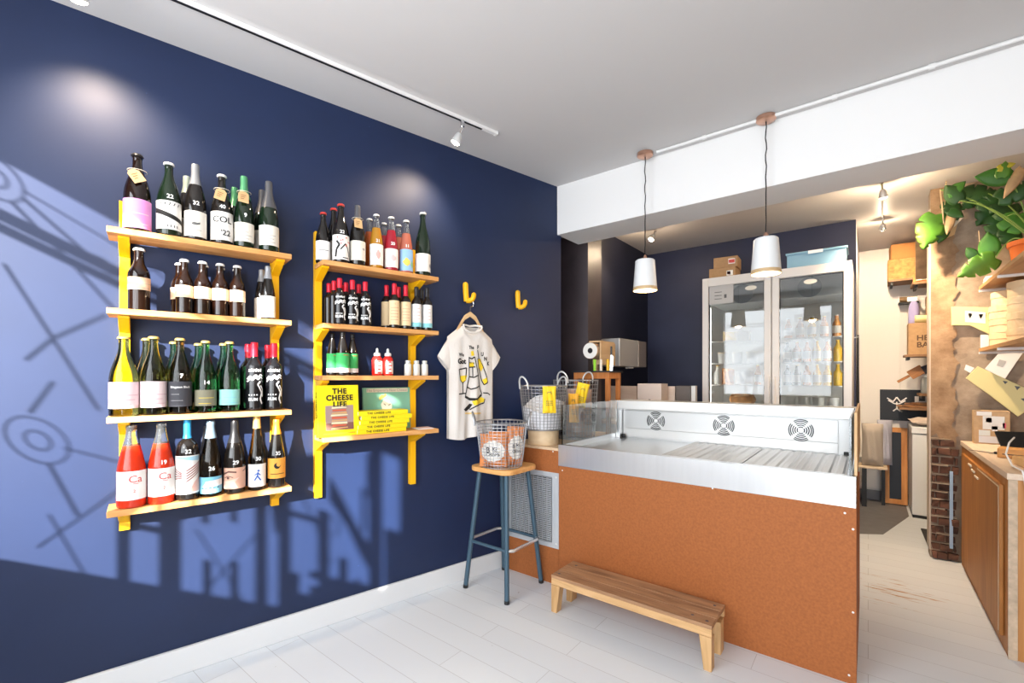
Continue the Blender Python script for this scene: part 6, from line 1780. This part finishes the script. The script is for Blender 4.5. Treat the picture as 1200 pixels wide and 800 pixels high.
# ================================================================== PLANT
def plant():
    px, py, pz = 0.80, 4.12, 1.9768
    t = thing('potted_monstera', 'monstera plant in an orange pot on the upper shelf, leaves trailing over the plaster wall', 'plant', (px, py, pz))
    MB().lathe([(0.085, 0), (0.09, 0.003), (0.112, 0.17), (0.122, 0.172), (0.122, 0.20), (0.112, 0.20), (0.108, 0.175), (0.05, 0.172)], 30).build('pot', M('orange_pot', (0.75, 0.17, 0.03), 0.45), t, True)
    MB().lathe([(0.107, 0.172), (0.106, 0.185), (0.02, 0.19)], 24).build('soil', M('soil', (0.05, 0.03, 0.02), 0.95), t, True)
    LEAF = M('monstera_leaf', (0.055, 0.20, 0.022), 0.5, noise=0.3, nscale=9); LEAF2 = M('monstera_leaf_dark', (0.02, 0.075, 0.012), 0.5, noise=0.3, nscale=9)
    LEAF3 = M('monstera_leaf_bright', (0.075, 0.21, 0.02), 0.5, noise=0.25, nscale=9)
    DRY = M('dry_leaf', (0.50, 0.32, 0.16), 0.8, noise=0.3, nscale=12); STEM = M('plant_stem', (0.16, 0.26, 0.05), 0.5); ROOT = M('aerial_root', (0.55, 0.40, 0.24), 0.8)
    org = Vector((px, py, pz+0.19))
    def leaf(pxl, pyl, y, L, tipang, mat, notch=True, tilt=0.3, width=0.72):
        """centre of the leaf at a place seen at (pxl, pyl) and depth y; L long; tip pointing tipang degrees (0 right, 90 up)"""
        c = Vector((gx(pxl, y), y, gz(pxl, pyl, y)))
        K = 12; mb = MB()
        a = math.radians(tipang); ax = Vector((math.cos(a), -0.25*tilt, math.sin(a))).normalized(); sd = Vector((-math.sin(a), 0.55*tilt, math.cos(a))); sd = (sd-ax*sd.dot(ax)).normalized(); nr = ax.cross(sd)
        rows = []
        for i in range(2*K+1):
            f = i/(2*K)
            w = width*L*0.5*math.sin(PI*min(1, (f*0.93+0.07))**0.72)**0.85
            cut = 1.0
            if notch and 0.25 < f < 0.85: cut = 1.0 if (i % 6) != 2 else 0.5
            row = []
            for s in (-1, -0.66, -0.33, 0, 0.33, 0.66, 1):
                ww = w*s*(cut if abs(s) > 0.7 else (1 if cut == 1 else 0.75))
                back = -0.10*L*abs(s) if f < 0.4 else 0.03*L*abs(s)
                droop = -0.10*L*(f-0.3)**2-0.12*L*abs(s)**1.5*0.5
                row.append(c+ax*((f-0.5)*L+back)+sd*ww+nr*droop)
            rows.append(row)
        for r in rows: mb.v += [tuple(p-Vector((px, py, pz))) for p in r]
        for i in range(len(rows)-1):
            for s in range(6):
                b = i*7+s; mb.f.append((b, b+1, b+8, b+7)); mb.m.append(0)
        o = mb.build('leaf', mat, t, True, angle=180)
        md = o.modifiers.new('sol', 'SOLIDIFY'); md.thickness = 0.0015
        return c-ax*L*0.5
    def stem(a, b, r, mat, sag=0.05, name='stem'):
        a, b = Vector(a), Vector(b)
        pts = [a.lerp(b, i/10)+Vector((0, 0, sag*math.sin(PI*i/10))) - Vector((px, py, pz)) for i in range(11)]
        MB().tube(pts, r, 6, r2=r*0.7).build(name, mat, t, True)
    specs = [(1090, 271, 4.42, 0.24, -105, LEAF3, True), (1116, 226, 4.30, 0.14, 120, LEAF2, False), (1121, 220, 4.30, 0.11, 40, LEAF, False), (1117, 246, 4.46, 0.15, -70, LEAF2, True),
             (1104, 276, 4.46, 0.10, -110, LEAF2, False), (1121, 250, 4.38, 0.09, -40, LEAF2, False), (1145, 313, 4.30, 0.20, -150, LEAF3, True), (1159, 285, 4.35, 0.15, 95, LEAF, False),
             (1163, 207, 3.95, 0.15, 165, LEAF, False), (1150, 226, 4.48, 0.18, -20, LEAF2, True), (1160, 245, 4.47, 0.22, -120, LEAF2, True), (1172, 268, 4.46, 0.20, -80, LEAF2, True),
             (1184, 250, 4.42, 0.20, -60, LEAF2, True), (1140, 235, 4.5, 0.15, -140, LEAF2, True), (1195, 222, 4.0, 0.18, 20, LEAF2, True), (1176, 198, 3.9, 0.09, 80, LEAF3, False), (1186, 280, 4.44, 0.16, -70, LEAF2, True),
             (1180, 194, 3.9, 0.07, 10, M('yellowing_leaf', (0.55, 0.50, 0.05), 0.5), False), (1138, 296, 4.44, 0.09, 120, LEAF2, False), (1200, 262, 4.3, 0.2, -30, LEAF, True)]
    for i, s in enumerate(specs):
        b = leaf(*s)
        if i in (1, 6, 8, 13, 19): stem(org+Vector((random.uniform(-.04, .04), random.uniform(-.02, .04), -0.015)), b, 0.0045, STEM, 0.04+0.02*(i % 4))
    b = leaf(1188, 214, 3.95, 0.17, -115, DRY, False, 0.2, 0.35); stem(org, b, 0.004, DRY, 0.06)
    b = leaf(1113, 262, 4.43, 0.14, -100, DRY, False, 0.2, 0.4)
    p0 = Vector((gx(1102, 4.43), 4.43, gz(1102, 222, 4.43)))
    stem(p0, Vector((gx(1106, 4.43), 4.43, gz(1106, 262, 4.43))), 0.005, ROOT, 0.0, 'aerial_root')
    stem(Vector((gx(1109, 4.45), 4.45, gz(1109, 212, 4.45))), Vector((gx(1107, 4.45), 4.45, gz(1107, 240, 4.45))), 0.004, ROOT, 0.0, 'aerial_root')
    stem(org, p0, 0.006, STEM, 0.05)
    stem(Vector((gx(1147, 4.4), 4.4, gz(1147, 270, 4.4))), Vector((gx(1149, 4.4), 4.4, gz(1149, 292, 4.4))), 0.003, ROOT, 0.0, 'aerial_root')
plant()
t = thing('loose_papers', 'loose white papers on the upper shelf in front of the orange pot', 'papers', (0.67, 4.42, 1.9768))
for k in range(3):
    MB().prism([(-0.06, -0.16+0.02*k, 0), (0.10, -0.18, 0), (0.10, 0.04, 0), (-0.05, 0.05-0.02*k, 0)], (0, 0, 0.012)).build('sheet', [PAPERW, CREAM, PAPERW][k], t, loc=(0, 0, 0.0125*k), bevel=0.002)

# brown painted timber offcut above the far shelf edge
t = thing('paper_strip', 'torn brown paper strip standing at the top of the plaster pier', 'paper strip', (gx(1118, 4.54), 4.56, 2.36))
MB().prism([(-0.035, 0, 0), (0.005, 0, 0.02), (0.02, 0, 0.09), (0.045, 0, 0.135), (0.01, 0, 0.135), (-0.02, 0, 0.09)], (0, 0.006, 0)).build('sheet', KRAFT, t)
MB().prism([(0.0, -0.003, 0.07), (0.05, -0.003, 0.13), (0.012, -0.003, 0.13)], (0, 0.002, 0)).build('torn_face', CREAM, t)

# ================================================================== PASSAGE AT THE BACK
mat_pts = [gfloor(1079, 620), gfloor(1113, 625), gfloor(1115, 657), gfloor(1093, 653)]
tag(MB().prism([(p.x, p.y, 0.0005) for p in mat_pts], (0, 0, 0.010)).build('floor_mat', M('black_rubber', (0.03, 0.026, 0.025), 0.8, bump=0.6, nscale=120)), 'dark floor mat lying by the foot of the brick pier', 'mat')
# chest freezer
FY = 5.77
t = thing('chest_freezer', 'white chest freezer end-on in the passage behind the pier', 'freezer', (0.655, FY, 0))
MB().box(-0.325, 0.35, 0.0, 0.52, 0.03, 0.80).build('cabinet', M('freezer_white', (0.80, 0.81, 0.83), 0.35), t, bevel=0.006)
MB().box(-0.33, 0.355, -0.008, 0.525, 0.805, 0.87).build('lid', M('freezer_white', (0.8, 0.8, 0.8), 0.35), t, bevel=0.008)
MB().box(-0.32, 0.35, 0.01, 0.50, 0.0, 0.029).build('plinth', DARK, t)
MB().lathe([(0.014, 0), (0.012, -0.003), (0.003, -0.004)], 12, (-0.02, 0.0, 0.43), axis='Y').build('lock', GALV, t)
t = pouch('cloth_sack', 'crumpled pale paper sack lying on the chest freezer lid', 'sack', (0.50, 5.80, 0.906), (math.radians(-84), 0, 0.1), 0.34, 0.22, 0.06, M('pale_sack', (0.62, 0.52, 0.45), 0.8, bump=0.6, nscale=20))
# chalkboard with orange frame leaning on the far wall
t = thing('chalkboard', 'black chalkboard with orange wooden frame leaning beside the freezer', 'chalkboard', (0.225, 6.22, 0.012), 0, None, (math.radians(-4), 0, 0))
fb = MB(); W, H = 0.098, 0.80
fb.box(-W, -W+0.05, 0, 0.025, 0, H); fb.box(W-0.05, W, 0, 0.025, 0, H); fb.box(-W+0.05, W-0.05, 0, 0.025, 0, 0.05); fb.box(-W+0.05, W-0.05, 0, 0.025, H-0.05, H)
fb.build('frame', wood('orange_frame', (0.50, 0.20, 0.05), (0.62, 0.29, 0.09), 'Z', 5), t, bevel=0.002)
MB().box(-W+0.05, W-0.05, 0.008, 0.02, 0.05, H-0.05).build('board', M('slate_board', (0.010, 0.014, 0.024), 0.5), t)
# dark sign behind freezer
t = thing('shop_sign', 'dark sign with white bird emblem and letters HO behind the freezer', 'sign', (0.36, 6.335, 0.88))
MB().box(-0.26, 0.33, 0, 0.02, 0, 0.33).build('panel', M('sign_black', (0.012, 0.016, 0.024), 0.5), t, bevel=0.002)
mb = MB(); fn = lambda x, y: (x, -0.001, y)
for pts in ([(-0.20, 0.24), (-0.15, 0.20), (-0.12, 0.25)], [(-0.12, 0.25), (-0.09, 0.20), (-0.04, 0.245)], [(-0.19, 0.215), (-0.14, 0.18), (-0.10, 0.18), (-0.05, 0.215)], [(-0.12, 0.20), (-0.12, 0.13), (-0.15, 0.10)], [(-0.12, 0.13), (-0.09, 0.10)]): stroke(mb, pts, 0.012, fn)
add_txt(mb, 'HO', 0.17, lambda x, y: fn(x+0.15, y+0.19), bold=0.008)
mb.build('sign_lettering', CHALK, t)
# bench with sacks on the far left
t = thing('side_table', 'dark legged pale bench against the far passage wall', 'table', (-0.02, 6.10, 0))
MB().box(-0.06, 0.175, -0.16, 0.07, 0.40, 0.425).build('top', PALEW, t, bevel=0.002)
for x, y in ((-0.012, -0.13), (-0.012, 0.04)):
    MB().box(x-0.02, x+0.02, y-0.02, y+0.02, 0, 0.399).build('leg', DARK, t)
MB().box(0.13, 0.16, 0.03, 0.06, 0, 0.399).build('leg', DARK, t)
pouch('canvas_sack', 'beige canvas sack slumped on the passage bench', 'sack', (0.035, 5.985, 0.427), (math.radians(4), 0, 0), 0.175, 0.44, 0.12, M('beige_canvas', (0.46, 0.40, 0.34), 0.9, bump=0.5, nscale=18), None, 'sacks on the passage bench')
pouch('canvas_sack', 'lavender grey cushion propped beside the beige sack', 'cushion', (0.135, 6.125, 0.427), (0, 0, 0.3), 0.13, 0.47, 0.10, M('lavender_cloth', (0.42, 0.42, 0.50), 0.9), None, 'sacks on the passage bench')
# far wall shelves and the clutter on them
def pshelf(x0, x1, y0, y1, z, label):
    t = thing('storage_shelf', label, 'shelf', (0, 0, 0), 0, 'passage shelves')
    MB().box(x0, x1, y0, y1, z-0.022, z).build('board', wood('passage_shelf', (0.22, 0.11, 0.05), (0.34, 0.19, 0.09), 'X', 5), t)
    MB().box(x0+0.02, x0+0.04, y0+0.03, y1, z-0.05, z-0.0225).build('bracket', DARK, t)
YS0, YS1 = 6.06, 6.37
pshelf(gx(1041, 6.06), 0.99, YS0, YS1, 2.345, 'highest passage shelf carrying a timber box')
carton((0.36, 6.18, 2.346), (0.40, 0.22, 0.20), 'lower orange cardboard box on the highest passage shelf', M('osb_orange', (0.55, 0.27, 0.09), 0.8, noise=0.3, nscale=30), 0.0, 'boxes on the highest passage shelf')
carton((0.37, 6.19, 2.551), (0.38, 0.22, 0.15), 'upper orange cardboard box close under the ceiling', M('box_orange', (0.50, 0.23, 0.07), 0.8), 0.05, 'boxes on the highest passage shelf')
t = thing('plywood_panel', 'rough brown board standing beside the pier edge', 'board', (gx(1081, 5.3), 5.3, 2.20))
MB().box(-0.045, 0.2, 0, 0.02, 0, 0.50).build('board_face', M('rough_brown', (0.22, 0.14, 0.08), 0.9, noise=0.3, nscale=14), t)
MB().box(0.16, 0.2, 0.0205, 0.25, 0, 0.05).build('batten', CARD, t)
def shelf_at(px0, z_px, y, label):
    z = gz(px0, z_px, y)
    pshelf(gx(px0, y), 0.99, y-0.02, y+0.26, z, label)
    return z
ya = 5.72
z1 = shelf_at(1069, 331, ya, 'passage shelf with the orange and white packet')
MB_ = None
pouch('orange_packet', 'orange and white packet lying on the passage shelf edge', 'packet', (gx(1080, ya)+0.02, ya+0.06, z1+0.001), (0, 0, 0.1), 0.16, 0.10, 0.06, M('orange_packet', (0.80, 0.20, 0.06), 0.5), lambda o, fn, w, h: (lambda mb: (add_poly(mb, [(-w*0.38, h*0.2), (w*0.28, h*0.2), (w*0.28, h*0.7), (-w*0.38, h*0.7)], lambda x, y: (x, fn(x, y)[1]-0.002, y)), mb.build('packet_label', CREAM, o)))(MB()))
t = thing('tin_can', 'short brown tin can on the small wall ledge in the passage', 'can', (gx(1062, 6.22), 6.28, gz(1062, 350, 6.22)))
MB().lathe([(0.03, -0.07), (0.03, 0.07)], 16, (0.02, 0, 0), axis='X').build('can_body', M('brown_tin', (0.20, 0.12, 0.05), 0.4, 0.3), t, True)
MB().box(-0.06, 0.1, -0.04, 0.09, -0.045, -0.0305).build('ledge', DARK, t)
z3 = shelf_at(1060, 415.5, ya, 'passage shelf under the lettered cardboard box')
zb = gz(1075, 378, ya)
carton((gx(1063, ya)+0.17, ya+0.12, z3+0.0006), (0.32, 0.22, zb-z3-0.004), 'brown cardboard box with dark lettering on the passage shelf', CARD, 0.0, None, words=[('HETE', 0.07, -0.32, 0.52), ('BARN', 0.07, -0.32, 0.30)])
t = thing('yellow_tube', 'cream and yellow carton lying on the lettered box', 'carton', (gx(1080, ya)+0.055, ya+0.055, zb+0.038))
t2 = thing('spray_bottle', 'lilac and white spray bottle on the lettered passage box', 'bottle', (gx(1073.5, ya)-0.005, ya+0.17, zb+0.001))
MB().lathe([(0.040, 0), (0.043, 0.004), (0.040, 0.16), (0.028, 0.21), (0.016, 0.225)], 18).build('bottle_body', M('lilac_plastic', (0.36, 0.33, 0.58), 0.4), t2, True)
MB().box(-0.05, 0.025, -0.012, 0.012, 0.226, 0.27).build('trigger_head', PAPERW, t2, bevel=0.005)
MB().box(-0.035, -0.025, -0.006, 0.006, 0.185, 0.2255).build('trigger', DARK, t2)
carton((gx(1088, ya)+0.045, ya+0.17, zb+0.001), (0.10, 0.10, 0.25), 'tall tan carton standing right of the lilac spray bottle', CARD, 0.0, None)
MB().lathe([(0.036, -0.10), (0.036, 0.10)], 18, (0, 0, 0), axis='X').build('tube_body', M('cream_yellow', (0.75, 0.64, 0.30), 0.5), t, True)
MB().lathe([(0.0365, -0.02), (0.0365, 0.06)], 18, (0, 0, 0), axis='X', cap=False).build('label', CREAM, t, True)
pouch('plastic_sack', 'dark blue black plastic sack hanging below the lettered box shelf', 'sack', (gx(1079, 5.85)+0.02, 5.9, gz(1079, 434, 5.85)), (0, math.radians(62), 0), 0.08, 0.16, 0.05, M('dark_sack', (0.025, 0.035, 0.06), 0.3))
t = thing('wooden_paddle', 'brown wooden paddle leaning out from the passage shelving', 'paddle', (gx(1066, 5.9), 5.9, gz(1066, 440, 5.9)), 0, None, (0, math.radians(-35), 0))
MB().box(-0.11, 0.0, 0, 0.015, -0.012, 0.012).build('handle', wood('paddle_wood', (0.36, 0.15, 0.05), (0.48, 0.22, 0.08), 'X', 5), t, bevel=0.004)
MB().box(0.001, 0.12, 0, 0.015, -0.045, 0.045).build('blade', wood('paddle_wood', (0.36, 0.15, 0.05), (0.48, 0.22, 0.08), 'X', 5), t, bevel=0.006)
z4 = shelf_at(1077, 461, 5.9, 'passage shelf with the glass jar')
t = thing('glass_jar', 'clear glass jar on the passage shelf beside the pier', 'jar', (gx(1084, 5.9)+0.02, 5.97, z4+0.0006))
MB().lathe([(0.045, 0), (0.048, 0.004), (0.048, 0.13), (0.04, 0.15), (0.04, 0.16)], 20).build('jar_body', M('jar_glass', (0.8, 0.84, 0.84), 0.05, trans=0.7), t, True)
MB().lathe([(0.043, 0.16), (0.043, 0.18), (0.04, 0.182)], 20).build('lid', GALV, t, True)
z5 = gz(1070, 478, 5.95)
g_wb = 'round wooden boards'
for i, (dx, dz, r) in enumerate(((0.0, 0.0, 0.155), (0.035, 0.026, 0.125))):
    t = thing('round_board', 'round dark wooden board, %s of the pair above the sign' % ['lower', 'upper'][i], 'board', (gx(1072, 5.98)+0.07+dx, 6.14, z5+dz), 0, g_wb)
    MB().lathe([(r*0.96, 0), (r, 0.006), (r, 0.018), (r*0.96, 0.022)], 32).build('board_disc', wood('round_board_wood', (0.26, 0.12, 0.05), (0.42, 0.22, 0.10), 'X', 5), t, True)
    MB().box(-r-0.05, -r-0.001, -0.016, 0.016, 0.004, 0.018).build('handle', wood('round_board_wood', (0.26, 0.12, 0.05), (0.42, 0.22, 0.10), 'X', 5), t, bevel=0.003)
pshelf(gx(1054, 6.0), 0.99, 6.0, 6.31, z5-0.001, 'lowest passage shelf holding the round boards')
